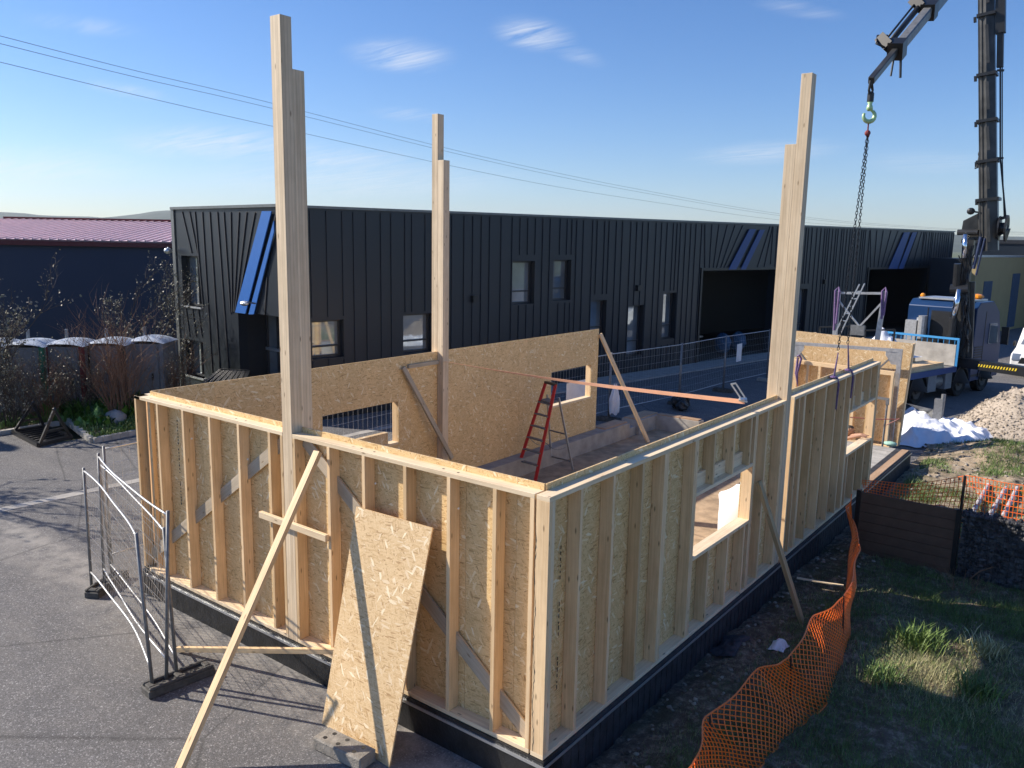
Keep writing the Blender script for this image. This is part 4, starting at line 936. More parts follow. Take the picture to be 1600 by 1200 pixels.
# unseen evergreens further left, added only to shade the cabins and the verge
for k, (x, y, h_, lab) in enumerate(((-29.5, 1.2, 7.5, 'unseen evergreen added to shade the toilet cabins, nearest the red roofed hall'), (-27.5, -2.2, 7.5, 'unseen evergreen added to shade the toilet cabins, middle of its row'), (-25.5, -5.4, 7., 'unseen evergreen added to shade the toilet cabins, nearest the road'))):
    t = thing('unseen_shade_tree', (x, y, G), lab, 'tree', 'unseen evergreens added to shade the cabins'); rg = random.Random(90+k); mb = MB()
    mb.tube([(x, y, G), (x+.1, y, h_*.5), (x, y, h_*.9)], [.22, .14, .04], 8); mb.build('trunk', 'bark', t); mb = MB()
    for _ in range(3600):
        z = rg.random(); rr = (1-z)**.7*1.9+.15; a = rg.uniform(0, 6.28); q = rr*math.sqrt(rg.random()); c = Vector((x+q*math.cos(a), y+q*math.sin(a), G+.5+z*(h_-.5)))
        d1_ = Vector((rg.gauss(0, 1), rg.gauss(0, 1), rg.gauss(0, 1))).normalized()*.17; d2_ = d1_.cross(Vector((rg.gauss(0, 1), rg.gauss(0, 1), rg.gauss(0, 1)))).normalized()*.12; mb.quad(c-d1_, c+d2_, c+d1_, c-d2_)
    mb.build('crown', 'leaf', t)
# branching shrubs
def shrub(name, base, h, spread, n_stems, lab, mat_b, buds=None, seed=1, thick=.02, depth=3, group=None, cat='shrub', budsize=.03, lean=(0, 0)):
    rg = random.Random(seed); t = thing(name, base, lab, cat, group); mb = MB(); tips = []
    def grow(p, d, l, r, lev):
        pts = [p]; q = p.copy()
        for i in range(4):
            d = (d+Vector((rg.gauss(0, .12), rg.gauss(0, .12), rg.gauss(.05, .06)))).normalized(); q = q+d*l/4; pts.append(q.copy())
            if lev < depth:
                for _ in range(2 if lev > 0 else 1):
                    if rg.random() < .75:
                        nd = (d+Vector((rg.gauss(0, .5), rg.gauss(0, .5), rg.gauss(.15, .25)))).normalized(); grow(q.copy(), nd, l*rg.uniform(.35, .6), r*.55, lev+1)
        mb.tube(pts, [r*(1-.2*i) for i in range(5)], 4, False); tips.extend(pts[2:])
    for k in range(n_stems):
        a = rg.uniform(0, 6.28); s = rg.uniform(0, spread)/h
        grow(Vector(base)+Vector((math.cos(a)*.15, math.sin(a)*.15, 0)), Vector((math.cos(a)*s+lean[0], math.sin(a)*s+lean[1], 1)).normalized(), h*rg.uniform(.7, 1), thick, 0)
    mb.build('branches', mat_b, t)
    if buds:
        b2 = MB()
        for q in tips:
            if rg.random() < .5:
                e = budsize*rg.uniform(.5, 1.4); d1 = Vector((rg.gauss(0, 1), rg.gauss(0, 1), rg.gauss(0, 1))).normalized()*e; d2 = Vector((rg.gauss(0, 1), rg.gauss(0, 1), rg.gauss(0, 1))).normalized()*e
                c = q+Vector((rg.gauss(0, .03),)*3); b2.quad(c-d1, c+d2, c+d1, c-d2)
        b2.build('buds', buds, t)
    return t
p = gnd(8, 655); shrub('budding_tree', (p.x+.6, p.y-.4, G), 3.0, 1.5, 9, 'budding tree with pale buds at the left picture edge', 'bark', 'bud', 3, .026, 3, cat='tree', budsize=.032)
p = gnd(190, 660); shrub('reddish_shrub', (p.x-.0, p.y, G), 2.35, .95, 46, 'dense reddish bare shrub in front of the navy wall', 'twig', None, 5, .014, 2)
p = gnd(186, 640); shrub('slim_tree', (p.x-.9, p.y+1.2, G), 3.1, .55, 5, 'slim dark tree with pale leaf buds rising above the reddish shrub', 'bark', 'bud', 9, .022, 3, cat='tree', budsize=.028)
p = gnd(262, 640); shrub('corner_tree', (p.x-.6, p.y+.9, G), 3.0, .4, 4, 'slim budding tree half hidden by the corner of the grey facade', 'bark', 'bud', 12, .022, 3, cat='tree', budsize=.028)
for k, (px, py, sd_, lab) in enumerate(((20, 668, 21, 'tangled bare brush before the leftmost cabins'), (75, 660, 22, 'thin bare brush in front of the green cornered cabin'), (130, 655, 24, 'thin bare brush in front of the red cornered cabin'), (265, 640, 23, 'low brown brush at the foot of the grey facade corner'))):
    p = gnd(px, py); shrub('brush', (p.x, p.y, G), 1.6, 1.3, 44, lab, 'twig' if k % 2 else 'bark', 'bud', sd_, .010, 2, 'bare brush by the cabins', 'brush', .02)
shrub('roadside_tree', (-17.9, -2.0, G), 4.2, 1.6, 6, 'bare tree beside the asphalt whose branching shadow falls across the yard', 'bark', 'bud', 44, .05, 3, cat='tree', budsize=.05)
# planted bed with kerb
bed = [gnd(98, 655), gnd(145, 692), gnd(212, 679), gnd(300, 655), gnd(330, 640), gnd(190, 632)]
mb = MB(); cc = sum(bed, Vector())/len(bed)
for i in range(len(bed)): mb.prism([cc, bed[i], bed[(i+1) % len(bed)]], (0, 0, .09))
struct(mb.build('planting_bed', 'soil'))
kb = thing('bed_kerb', bed[1], 'pale stone kerb round the corner of the planted bed', 'kerb')
for a, b in ((bed[0], bed[1]), (bed[1], bed[2]), (bed[2], bed[3])):
    mb = MB(); n_ = 5
    for i in range(n_): mb.beam(a.lerp(b, i/n_+.005)+Vector((0, 0, .06)), a.lerp(b, (i+1)/n_-.005)+Vector((0, 0, .06)), .14, .14)
    mb.build('kerb_stone', 'concrete_pale', kb)
def verge(): 
    mb = MB(); a = [gnd(-120, 700), gnd(92, 664), gnd(98, 655), gnd(60, 640), gnd(-120, 650)]
    mb.prism([q for q in a], (0, 0, .05)); struct(mb.build('verge', 'soil')); 
    k = thing('verge_kerb', a[0], 'low pale kerb along the verge left of the black steel stand', 'kerb'); mb = MB()
    for i in range(6): mb.beam(a[0].lerp(a[1], i/6+.005)+Vector((0, 0, .05)), a[0].lerp(a[1], (i+1)/6-.005)+Vector((0, 0, .05)), .14, .12)
    mb.build('kerb_stone', 'concrete_pale', k)
verge()
def leafclump(name, poly_pts, n, hmax, mat, lab, seed=1, w=.05, kind=None, lean=.5, cat='plants'):
    rg = random.Random(seed); mb = MB()
    for _ in range(n):
        a, b, c = poly_pts(rg); h = hmax*rg.uniform(.3, 1); an = rg.uniform(0, 6.28); l = Vector((math.cos(an), math.sin(an), 0))*h*lean*rg.uniform(.2, 1); s_ = Vector((-math.sin(an), math.cos(an), 0))*w*rg.uniform(.5, 1.2)
        p = Vector((a, b, c)); i0 = len(mb.v)
        mb.v += [tuple(p-s_*.5), tuple(p+s_*.5), tuple(p+l*.5+Vector((0, 0, h*.7))+s_), tuple(p+l*.5+Vector((0, 0, h*.7))-s_), tuple(p+l+Vector((0, 0, h)))]
        mb.face((i0, i0+1, i0+2, i0+3), [(0, 0)]*4); mb.face((i0+3, i0+2, i0+4), [(0, 0)]*3)
    o = mb.build(name, mat)
    if kind: o['kind'] = kind
    if lab: tag(o, lab, cat)
    return o
def inpoly(P, rg):
    i = rg.randrange(len(P)); c = sum(P, Vector())/len(P); a, b = P[i], P[(i+1) % len(P)]; u, v = rg.random(), rg.random()
    if u+v > 1: u, v = 1-u, 1-v
    q = c+(a-c)*u+(b-c)*v; return q.x, q.y, q.z+.08
leafclump('bed_grass', lambda rg: inpoly(bed, rg), 5000, .16, 'grass', None, 3, .02, 'stuff')
leafclump('verge_grass', lambda rg: inpoly([gnd(-120, 695), gnd(92, 662), gnd(98, 655), gnd(60, 640), gnd(-120, 650)], rg), 5000, .22, 'grass', None, 4, .02, 'stuff')
for k, (px, py, r, h, lab) in enumerate(((150, 652, .9, .55, 'bright green leafy plant in the middle of the bed'), (178, 643, .9, .7, 'taller leafy plant at the back of the bed'), (120, 650, .7, .5, 'low leafy plant at the left corner of the bed'), (204, 655, .6, .55, 'leafy plant beside the end of the front wall'), (150, 668, .4, .3, 'small bright plant beside the boulder'))):
    c = gnd(px, py)
    leafclump('leafy_plant', lambda rg, c=c, r=r: (c.x+rg.gauss(0, r*.45), c.y+rg.gauss(0, r*.45), G+.08), 700 if k < 3 else 350, h, 'leaf', lab, 30+k, .07, None, .9, 'plant')['group'] = 'leafy plants in the bed'
p = gnd(181, 664); mb = MB(); mb.blob(p+Vector((0, 0, .16)), .34, .27, .26, 12, 8, .09); tag(mb.build('boulder', 'concrete', None, smooth=True, loc=p), 'grey boulder lying in the planted bed', 'boulder')
# black steel stand with two triangles
t = thing('steel_stand', gnd(75, 690), 'black steel stand with two triangular ends lying on the asphalt at left', 'stand')
f0, f1, f2, f3 = gnd(20, 678), gnd(60, 699), gnd(112, 686), gnd(70, 670)
mb = MB()
for a, b in ((f0, f1), (f1, f2), (f2, f3), (f3, f0)): mb.beam(a+Vector((0, 0, .06)), b+Vector((0, 0, .06)), .07, .09)
for k in range(1, 8): mb.beam(f0.lerp(f1, k/8)+Vector((0, 0, .05)), f3.lerp(f2, k/8)+Vector((0, 0, .05)), .04, .04)
mb.build('base_grid', 'black', t)
for a, b, ap in ((f0, f3, (52, 629)), (f1, f2, (85, 640))):
    m_ = (a+b)/2; T_ = at(ap[0], ap[1], m_, Vector((FW.x, FW.y, 0))); mb = MB(); mb.beam(a, T_, .06, .06, up=(1, 0, 0)); mb.beam(b, T_, .06, .06, up=(1, 0, 0)); mb.beam(a.lerp(T_, .4), b.lerp(T_, .4), .05, .05); mb.blob(T_, .05, .05, .05); mb.build('end_triangle', 'black', t)

# ================================================================== RIGHT SIDE: nets, fence, grass
def net(name, base, top_, lab, cell=.055, r=.0035, diag=True, cat='net', seed=0):
    """base/top: lists of 3D points; mesh of strands between"""
    def interp(P, u):
        k = u*(len(P)-1); i = min(int(k), len(P)-2); f = k-i
        p0, p1, p2, p3 = P[max(i-1, 0)], P[i], P[i+1], P[min(i+2, len(P)-1)]
        return .5*((2*p1)+(-p0+p2)*f+(2*p0-5*p1+4*p2-p3)*f*f+(-p0+3*p1-3*p2+p3)*f**3)
    base = [Vector(p) for p in base]; top_ = [Vector(p) for p in top_]
    ln = sum((base[i+1]-base[i]).length for i in range(len(base)-1)); hh = (top_[1]-base[1]).length
    nu, nv = int(ln/cell), max(4, int(hh/cell))
    def S(i, j):
        u, v = i/nu, j/nv; a, b = interp(base, u), interp(top_, u)
        kk = u*(len(top_)-1); ii = min(int(kk), len(top_)-2); b = b.lerp(top_[ii].lerp(top_[ii+1], kk-ii), .75); p = a.lerp(b, v); w = Vector((1, 0, 0))*(.035*math.sin(u*ln*3.1+v*2.4)*math.sin(v*3.14)+.02*math.sin(u*ln*7+v*5)*v)
        return p+w+Vector((0, 0, .012*math.sin(u*ln*5)*v))
    mb = MB(); c = sum(base, Vector())/len(base)
    if diag:
        for i in range(nu):
            for j in range(nv):
                if (i+j) % 2 == 0: mb.tube([S(i, j), S(i+1, j+1)], r, 3, False)
                else: mb.tube([S(i+1, j), S(i, j+1)], r, 3, False)
        for j in (0, nv): mb.tube([S(i, j) for i in range(nu+1)], r*1.5, 3, False)
    else:
        for j in range(nv+1): mb.tube([S(i, j) for i in range(nu+1)], r, 3, False)
        for i in range(nu+1): mb.tube([S(i, j) for j in range(nv+1)], r, 3, False)
    return tag(mb.build(name, 'orange', None, loc=c), lab, cat)
zb = lambda p, d=0.: Vector((p[0], p[1], height(p[0], p[1])+d))
net1_b = [zb(p, .0) for p in ((1.75, -.4), (1.50, .9), (1.46, 1.7), (1.50, 2.5), (1.62, 3.3), (1.50, 4.3), (1.38, 5.1), (1.10, 6.1), (.84, 6.9), (.66, 7.9), (.52, 8.42))]
net1_t = [Vector(p) for p in ((1.25, -.3, .25), (1.30, .42, .30), (1.09, 1.14, .30), (1.15, 2.35, .30), (1.31, 2.80, .30), (1.20, 4.05, .30), (1.34, 4.80, .30), (1.12, 6.2, .33), (.95, 7.0, .38), (.42, 8.2, .45), (.44, 8.45, .62))]
net('orange_barrier_net', net1_b, net1_t, 'orange plastic barrier net winding through the grass in front of the side wall', .045, .0062)
net2_b = [(.50, 8.75, .35), (1.2, 8.8, .2), (2.05, 8.78, .15), (2.7, 8.75, .1), (3.6, 8.7, .1)]; net2_t = [(.52, 8.75, .82), (1.2, 8.8, .88), (2.04, 8.78, 1.18), (2.7, 8.75, 1.2), (3.6, 8.7, 1.2)]
net('orange_fence_net', net2_b, net2_t, 'orange square mesh net stretched behind the brown fence and the stone cage', .055, .006, False)
# net stakes
for k, (x, y, lab) in enumerate(((1.33, 2.8, 'thin dark stake in the middle of the winding orange net'), (1.33, 4.8, 'thin dark stake at the bend of the winding orange net'), (1.12, 1.15, 'thin dark stake at the near fold of the winding orange net'))):
    mb = MB(); mb.tube([(x+.05, y, height(x, y)-.1), (x, y, .34)], .009, 6); tag(mb.build('net_stake', 'black', None, loc=(x, y, G)), lab, 'stake', 'stakes of the orange net')
# brown fence
t = thing('brown_fence', (1.27, 8.5, G), 'dark brown boarded composite fence panel between two black posts', 'fence')
mb = MB()
for k in range(7):
    z0 = -.45+k*.162; mb.box(.56, 2.0, 8.478, 8.518, z0, z0+.148, 0)
    mb.box(.56, 2.0, 8.492, 8.508, z0+.148, z0+.162, 0)
mb.build('board_panel', 'composite', t)
mb = MB(); mb.box(.49, .56, 8.46, 8.54, G-.1, .72); mb.build('fence_post', 'black', t)
mb = MB(); mb.box(2.0, 2.07, 8.46, 8.54, G-.1, .70); mb.tube([(2.04, 8.56, G), (2.05, 8.56, 1.24)], .022, 8); mb.build('fence_post', 'black', t)
# gabion
t = thing('gabion_cage', (2.7, 8.6, G), 'wire cage filled with dark stones at the right picture edge', 'gabion')
mb = MB(); rg = random.Random(11)
for k in range(1500):
    x = rg.uniform(2.1, 3.9); z = rg.uniform(G, .64); y = 8.46+rg.uniform(0, .05) if rg.random() < .8 else rg.uniform(8.46, 8.8)
    if rg.random() < .2: z = .64; 
    mb.blob((x, y, z), rg.uniform(.02, .05), rg.uniform(.02, .04), rg.uniform(.02, .045), 5, 4, .25)
mb.box(2.10, 3.9, 8.49, 8.80, G-.1, .62)
mb.build('stone_filling', 'stone_d', t)
mb = MB()
for k in range(19): mb.tube([(2.09+k*.1, 8.42, G), (2.09+k*.1, 8.42, .70)], .003, 3, False)
for k in range(11): mb.tube([(2.09, 8.42, G+.02+k*.1), (3.9, 8.42, G+.02+k*.1)], .003, 3, False)
mb.build('wire_cage', 'black', t)
# striped drain pipes beyond the net
for k, (a, b, lab) in enumerate((((1545, 757), (1520, 800), 'left one of three pale ribbed pipes seen through the orange net'), ((1572, 762), (1545, 808), 'middle one of three pale ribbed pipes seen through the orange net'), ((1590, 762), (1568, 806), 'right one of three pale ribbed pipes seen through the orange net'))):
    A, B_ = gnd(*a, -.25), gnd(*b, -.25); n_ = 40; mb = MB(); mb.tube([A.lerp(B_, i/n_) for i in range(n_+1)], [.036+(.012 if i % 2 else 0) for i in range(n_+1)], 10); tag(mb.build('ribbed_pipe', 'pipep', None, loc=(A+B_)/2), lab, 'pipe', 'ribbed pipes on the soil')
# grass blades (fast numpy build)
def blades(name, n, region, h0, h1, wid, mat, seed, dens=None):
    rs = np.random.RandomState(seed); out = []; tries = 0
    V = np.zeros((n*3, 3), np.float32); k = 0
    while k < n and tries < n*30:
        tries += 1
        x, y = region[0]+rs.rand()*(region[1]-region[0]), region[2]+rs.rand()*(region[3]-region[2])
        d = dens(x, y) if dens else 1
        if rs.rand() > d: continue
        h = (h0+(h1-h0)*rs.rand()**1.6)*(.4+.8*d); a = rs.rand()*6.283; l = h*(.2+.9*rs.rand()); z = height(x, y)-.01; w = wid*(.6+.8*rs.rand())
        V[3*k] = (x-math.sin(a)*w, y+math.cos(a)*w, z); V[3*k+1] = (x+math.sin(a)*w, y-math.cos(a)*w, z); V[3*k+2] = (x+math.cos(a)*l, y+math.sin(a)*l, z+h); k += 1
    V = V[:3*k]; me = bpy.data.meshes.new(name); me.vertices.add(3*k); me.vertices.foreach_set('co', V.ravel())
    me.loops.add(3*k); me.loops.foreach_set('vertex_index', np.arange(3*k, dtype=np.int32)); me.polygons.add(k); me.polygons.foreach_set('loop_start', np.arange(0, 3*k, 3, dtype=np.int32))
    try: me.polygons.foreach_set('loop_total', np.full(k, 3, np.int32))
    except Exception: pass
    me.materials.append(M[mat]); me.update(); me.validate(); o = bpy.data.objects.new(name, me); COL.objects.link(o); o['kind'] = 'stuff'; return o
def dens(x, y):
    q = noise.fractal(Vector((x*.8, y*.8, 4.)), 1, 2, 3); base = .5+.9*q
    if x < .9 and y < 12: base *= max(0.04, (x-.35)/.9)
    if y > 12.6: base = max(0, q*1.9+.22)
    return min(1, max(.02, base))
blades('grass', 70000, (.1, 5.2, -2.2, 8.4), .04, .17, .0028, 'grass', 1, dens)
blades('dry_sunpatch_grass', 34000, (.3, 5.2, -2.2, 8.4), .03, .15, .0026, 'dry_sunpatch', 2, lambda x, y: dens(x+7, y+3)*.3+.8*math.exp(-((x-2.45)**2/.7+(y-4.7)**2/.9)))  # pale dry blades, crowded into the sunlit patch to make it look brighter
blades('short_grass', 70000, (.25, 4.6, -1.6, 8.4), .012, .06, .0035, 'grass', 7, lambda x, y: min(1, dens(x, y)+.25))
blades('far_grass', 46000, (.2, 8, 8.8, 18.6), .05, .14, .006, 'grass', 3, dens)
def tuft(x, y, n, h, lab, seed, mat='grass'):
    c = Vector((x, y, height(x, y))); o = leafclump('grass_tuft', lambda rg: (c.x+rg.gauss(0, .13), c.y+rg.gauss(0, .13), c.z-.02), n, h, mat, lab, seed, .006, None, 1.1, 'grass tuft'); o['group'] = 'taller grass tufts'; return o
g1 = gnd(1435, 1010); g2 = gnd(1540, 1020); g3 = gnd(1380, 1075); g4 = gnd(1525, 1090)
tuft(g1.x, g1.y, 500, .34, 'bright tall grass tuft at the far left of the sunlit patch', 1); tuft(g2.x, g2.y, 350, .26, 'yellowish tuft at the far right of the sunlit patch', 2, 'dry_sunpatch'); tuft(g3.x, g3.y, 300, .24, 'tuft at the near left edge of the sunlit patch', 3); tuft(g4.x, g4.y, 350, .30, 'tuft at the near right corner of the sunlit patch', 4)
# rubble and scraps beside the wall
rg = random.Random(8); mb = MB()
for k in range(420):
    x = abs(rg.gauss(.25, .35))+.05; y = rg.uniform(-.6, 12); r = rg.uniform(.008, .035); mb.blob((x, y, height(x, y)+r*.3), r, r*rg.uniform(.6, 1.2), r*.6, 5, 4, .3)
for k in range(500):
    x = rg.uniform(-.1, 4); y = rg.uniform(12.8, 18.5); r = rg.uniform(.015, .05)
    if y < 15.3 and x < .1: continue
    mb.blob((x, y, height(x, y)+r*.3), r, r, r*.6, 5, 4, .3)
o = mb.build('rubble', 'rubble'); struct(o, 'stuff')
def rag(px, py, rx, ry, h, mat, name, lab, seed, cat='cloth'):
    c = gnd(px, py, -.36); mb = MB(); off = seed*7.7
    def fn(u, v):
        x = (u-.5)*2*rx; y = (v-.5)*2*ry; e = max(0, 1-(abs(u-.5)*2)**3)*max(0, 1-(abs(v-.5)*2)**3); w = noise.fractal(Vector((x*5+off, y*5, 0)), 1, 2, 4)
        X = c.x+x*(1+.35*noise.noise(Vector((y*4, off, 1)))); Y = c.y+y*(1+.35*noise.noise(Vector((x*4, off, 2))))
        return (X, Y, height(X, Y)+.02+e*h*(.5+abs(w)*1.4))
    mb.grid(fn, 30, 30); return tag(mb.build(name, mat, None, smooth=True, loc=c), lab, cat)
rag(1140, 1005, .16, .30, .07, 'cloth_d', 'grey_rag', 'crumpled grey rag on the soil beside the foundation', 1)
rag(1216, 1013, .10, .12, .05, 'cloth_w', 'white_scrap', 'crumpled white scrap lying on the grass near the foot of the leaning prop', 2)
p0, p1 = gnd(1245, 903, -.30), gnd(1318, 915, -.30); mb = MB(); mb.beam(p0, p1, .05, .015); tag(mb.build('wood_strip', 'pine_pale', None, loc=p0), 'pale strip of wood lying on the soil behind the winding orange net', 'strip')
# dry bush against the gabion
p = gnd(1505, 925); shrub('dry_shrub', (p.x, p.y, G), .40, .35, 12, 'small dry shrub at the foot of the brown fence corner', 'twig', None, 31, .005, 1)
p0 = gnd(1515, 905); mb = MB(); mb.tube([p0, p0+Vector((.12, 0, .16)), p0+Vector((.30, .02, .28))], .012, 6); tag(mb.build('bare_branch', 'twig', None, loc=p0), 'single bent bare branch in front of the stone cage', 'branch')

# ================================================================== GRAVEL PILE, TARP
pc = Vector((1.85, 21.7, G)); 
def pile(u, v):
    a = u*2*math.pi; r = v*2.05; x, y = pc.x+r*math.cos(a), pc.y+r*math.sin(a); q = noise.fractal(Vector((x*1.1, y*1.1, 3)), 1, 2, 5)
    return (x, y, G-.03+1.45*max(0, 1-(v)**1.15)*(1+.22*q)+q*.12*(1-v))
mb = MB(); mb.grid(pile, 60, 26); struct(mb.build('gravel_pile', 'gravel', smooth=True), 'stuff')
mb = MB(); rg = random.Random(4)
for k in range(6500):
    u, v = rg.random(), math.sqrt(rg.random())*1.02; q = Vector(pile(u, v)); r = .008+.034*rg.random()**3; mb.blob(q+Vector((0, 0, r*.3)), r, r*rg.uniform(.6, 1.2), r*rg.uniform(.5, 1), 5, 3, .3)
struct(mb.build('gravel_stones', 'stone_w'), 'stuff')
corn = [gnd(1404, 690), gnd(1398, 640), gnd(1470, 648), gnd(1562, 684), gnd(1520, 704), gnd(1450, 700)]
def tarp(u, v):
    a, b, c, d = gnd(1398, 697), gnd(1530, 706), gnd(1405, 642), gnd(1560, 682)
    p = (a.lerp(b, u)).lerp(c.lerp(d, u), v); x, y = p.x, p.y
    n1_ = noise.fractal(Vector((x*2.3, y*2.3, 9)), 1, 2.1, 3); n2_ = abs(noise.noise(Vector((x*2.2+y*.9, y*1.4-x*.6, 2)))); n3_ = abs(noise.noise(Vector((x*.9-y*.7, y*1.1+x*.5, 7))))
    e = min(1, min(u, 1-u)*7)*min(1, min(v, 1-v)*7)
    x += .25*noise.noise(Vector((v*5, 1, u*2)))*(abs(u-.5)*2); y += .4*noise.noise(Vector((u*6, 3, v*2)))*(abs(v-.5)*2)
    return (x, y, G+.03+e*(.10+.12*(1-n2_*2)+.12*(1-2*n3_)+.05*n1_+.03*abs(noise.noise(Vector((x*7, y*6+x*3, 4))))))
mb = MB(); mb.grid(tarp, 90, 80); tag(mb.build('white_tarpaulin', 'tarp', None, smooth=True, loc=gnd(1470, 675)), 'large crumpled white tarpaulin on the ground before the truck', 'tarpaulin')
# dark stump / machine foot on the tarp
p = gnd(1463, 668); t = thing('outrigger_foot', p, 'dark upright machine foot with a grey plate standing behind the white tarpaulin', 'machine part')
mb = MB(); mb.beam(p, p+Vector((0, 0, .85)), .22, .18, up=(0, 1, 0)); mb.tube([p+Vector((.08, 0, .1)), p+Vector((.1, 0, 1.0))], .06, 8); mb.build('leg_tube', 'galv_dark', t)
mb = MB(); q0, q1 = aty(1415, 630, p.y+.6), aty(1458, 640, p.y+.1); mb.prism([q0, q1, q1-Vector((0, 0, .62)), q0-Vector((-.6, 0, .25))], (0, .04, 0)); mb.build('plate', 'galv_dark', t)

# ================================================================== STORED PANEL, RACK, TRESTLE
t = thing('stored_wall_panel', (-1.8, 16.7, -.3), 'large upright chipboard wall panel stored behind the hanging section', 'wall panel')
yb = 16.75
cs = [aty(1236, 516, yb), aty(1427, 537, yb), aty(1402, 697, yb), aty(1225, 690, yb)]
mb = MB(); mb.prism([cs[3], cs[2], cs[1], cs[0]], (0, .02, 0)); 
mb.v = mb.v; mb.build('osb_sheet', 'osb_pale', t)
mb = MB()
for k in range(6):
    u = k/5; a = cs[3].lerp(cs[2], u); b = cs[0].lerp(cs[1], u); mb.beam(a+Vector((0, .10, 0)), b+Vector((0, .10, 0)), .045, .145, up=(0, 1, 0))
mb.build('rear_stud', 'pine', t)
t = thing('stored_frame', (-2, 16.0, -.3), 'low timber frame standing in front of the stored chipboard panel, purple sling hung over it', 'timber frame')
yb = 16.05
zt_ = aty(1240, 564, yb); zr = aty(1398, 584, yb)
mb = MB(); mb.beam(zt_, zr, .12, .10); mb.build('top_rail', 'pine', t)
mb = MB(); mb.beam((zt_.x, yb, -.15), (zr.x+.05, yb, -.2), .12, .07); mb.build('bottom_rail', 'pine', t)
for u in (.04, .16, .28, .46, .64, .82, .985):
    mb = MB(); a = zt_.lerp(zr, u); mb.beam(a-Vector((0, 0, .05)), (a.x, yb, -.12), .06, .12, up=(0, 1, 0)); mb.build('frame_stud', 'pine', t)
mb = MB(); 
for u0, u1 in ((.04, .28), (.64, .98)):
    a, b = zt_.lerp(zr, u0), zt_.lerp(zr, u1); mb.prism([(a.x, yb+.08, -.1), (b.x, yb+.08, -.1), (b.x, yb+.08, b.z), (a.x, yb+.08, a.z)], (0, .015, 0))
mb.build('backing_sheet', 'osb', t)
t = thing('steel_rack', (-2, 16.4, -.3), 'grey steel portal rack with gusseted corners around the stored panels', 'rack'); yb = 16.4
a, b = aty(1238, 536, yb), aty(1407, 548, yb)
mb = MB(); mb.beam(a, b, .08, .08); mb.build('top_beam', 'galv', t)
for q, s_ in ((a, 1), (b, -1)):
    mb = MB(); mb.beam(q+Vector((0, 0, .04)), (q.x+(.0 if s_ > 0 else -.02), yb, G), .10, .09, up=(0, 1, 0)); mb.build('upright', 'galv', t)
    mb = MB(); mb.prism([q+Vector((s_*.05, -.03, -.03)), q+Vector((s_*.33, -.03, -.03)), q+Vector((s_*.33, -.03, -.13)), q+Vector((s_*.18, -.03, -.36)), q+Vector((s_*.05, -.03, -.36))], (0, .03, 0)); mb.build('gusset', 'galv', t)
    mb = MB(); mb.beam(q+Vector((s_*.25, -.02, -.25)), q+Vector((s_*.85, -.02, -.95)), .04, .05, up=(0, 1, 0)); mb.build('diagonal', 'galv_dark', t)
t = thing('clamp_pole', aty(1378, 700, 15.6), 'dark angled clamp pole standing before the stored timber frame', 'pole')
p0, p1, p2 = aty(1378, 702, 15.6), aty(1387, 624, 15.6), aty(1370, 621, 15.6)
mb = MB(); mb.tube([p0, p1], .025, 8); mb.beam(p1+Vector((.03, 0, 0)), p2, .05, .06); mb.beam(p1+Vector((0, 0, .03)), p1-Vector((0, 0, .14)), .07, .07, up=(0, 1, 0)); mb.build('pole_body', 'galv_dark', t)
p = at(1391, 697, (0, 15, .0), (0, 0, 1)); mb = MB(); mb.blob(p+Vector((0, 0, .06)), .16, .10, .06, 10, 6, .1); tag(mb.build('green_sack', 'pouchg', None, smooth=True, loc=p), 'small green pouch lying on the end footing', 'pouch')
def rope(name, pts, r, mat, lab, cat='rope'):
    mb = MB(); mb.tube(pts, r, 6); return tag(mb.build(name, mat, None, loc=pts[0]), lab, cat)
rope('pink_rope', [aty(1328, 652, 15.5), aty(1368, 655, 15.5), aty(1398, 655, 15.5), aty(1406, 654, 15.5), aty(1385, 664, 15.5)], .012, 'redp', 'thin pinkish rope tied across the stored frames')
mb = MB(); a = aty(1249, 560, 15.9); mb.tube([a+Vector((-.05, 0, .05)), a+Vector((0, -.02, .09)), a+Vector((.05, 0, .0)), a+Vector((-.03, 0, -.4)), a+Vector((.02, 0, -.75)), a+Vector((-.06, 0, -.4)), a+Vector((-.04, 0, .02))], .03, 6); tag(mb.build('spare_sling', 'sling', None, loc=a), 'purple sling draped over the stored timber frame beside the right hand post', 'sling')
# trestle frame standing behind
t = thing('steel_trestle', (-3, 20.5, G), 'pale steel trestle with crossed struts rising above the stored panel', 'trestle'); yb = 20.5
a, b = aty(1310, 455, yb), aty(1383, 456, yb); a2, b2 = aty(1304, 530, yb), aty(1370, 535, yb)
for q, q2 in ((a, a2), (b, b2)):
    mb = MB(); e = q2+(q2-q)*((q2.z-G)/(q.z-q2.z)); mb.beam(q, e, .13, .12, up=(0, 1, 0)); mb.build('upright', 'galv', t)
mb = MB(); mb.beam(a+Vector((.05, 0, -.05)), b+Vector((-.05, 0, -.05)), .06, .07); mb.build('top_bar', 'galv', t)
c_ = aty(1343, 510, yb)
for q in (a, b):
    mb = MB(); mb.beam(q+Vector((0, -.02, -.25)), c_, .05, .06, up=(0, 1, 0)); mb.build('strut', 'galv', t)
mb = MB(); mb.beam(c_+Vector((-.25, 0, -.12)), c_+Vector((.15, 0, -.12)), .10, .3); mb.build('junction_box', 'galv_dark', t)
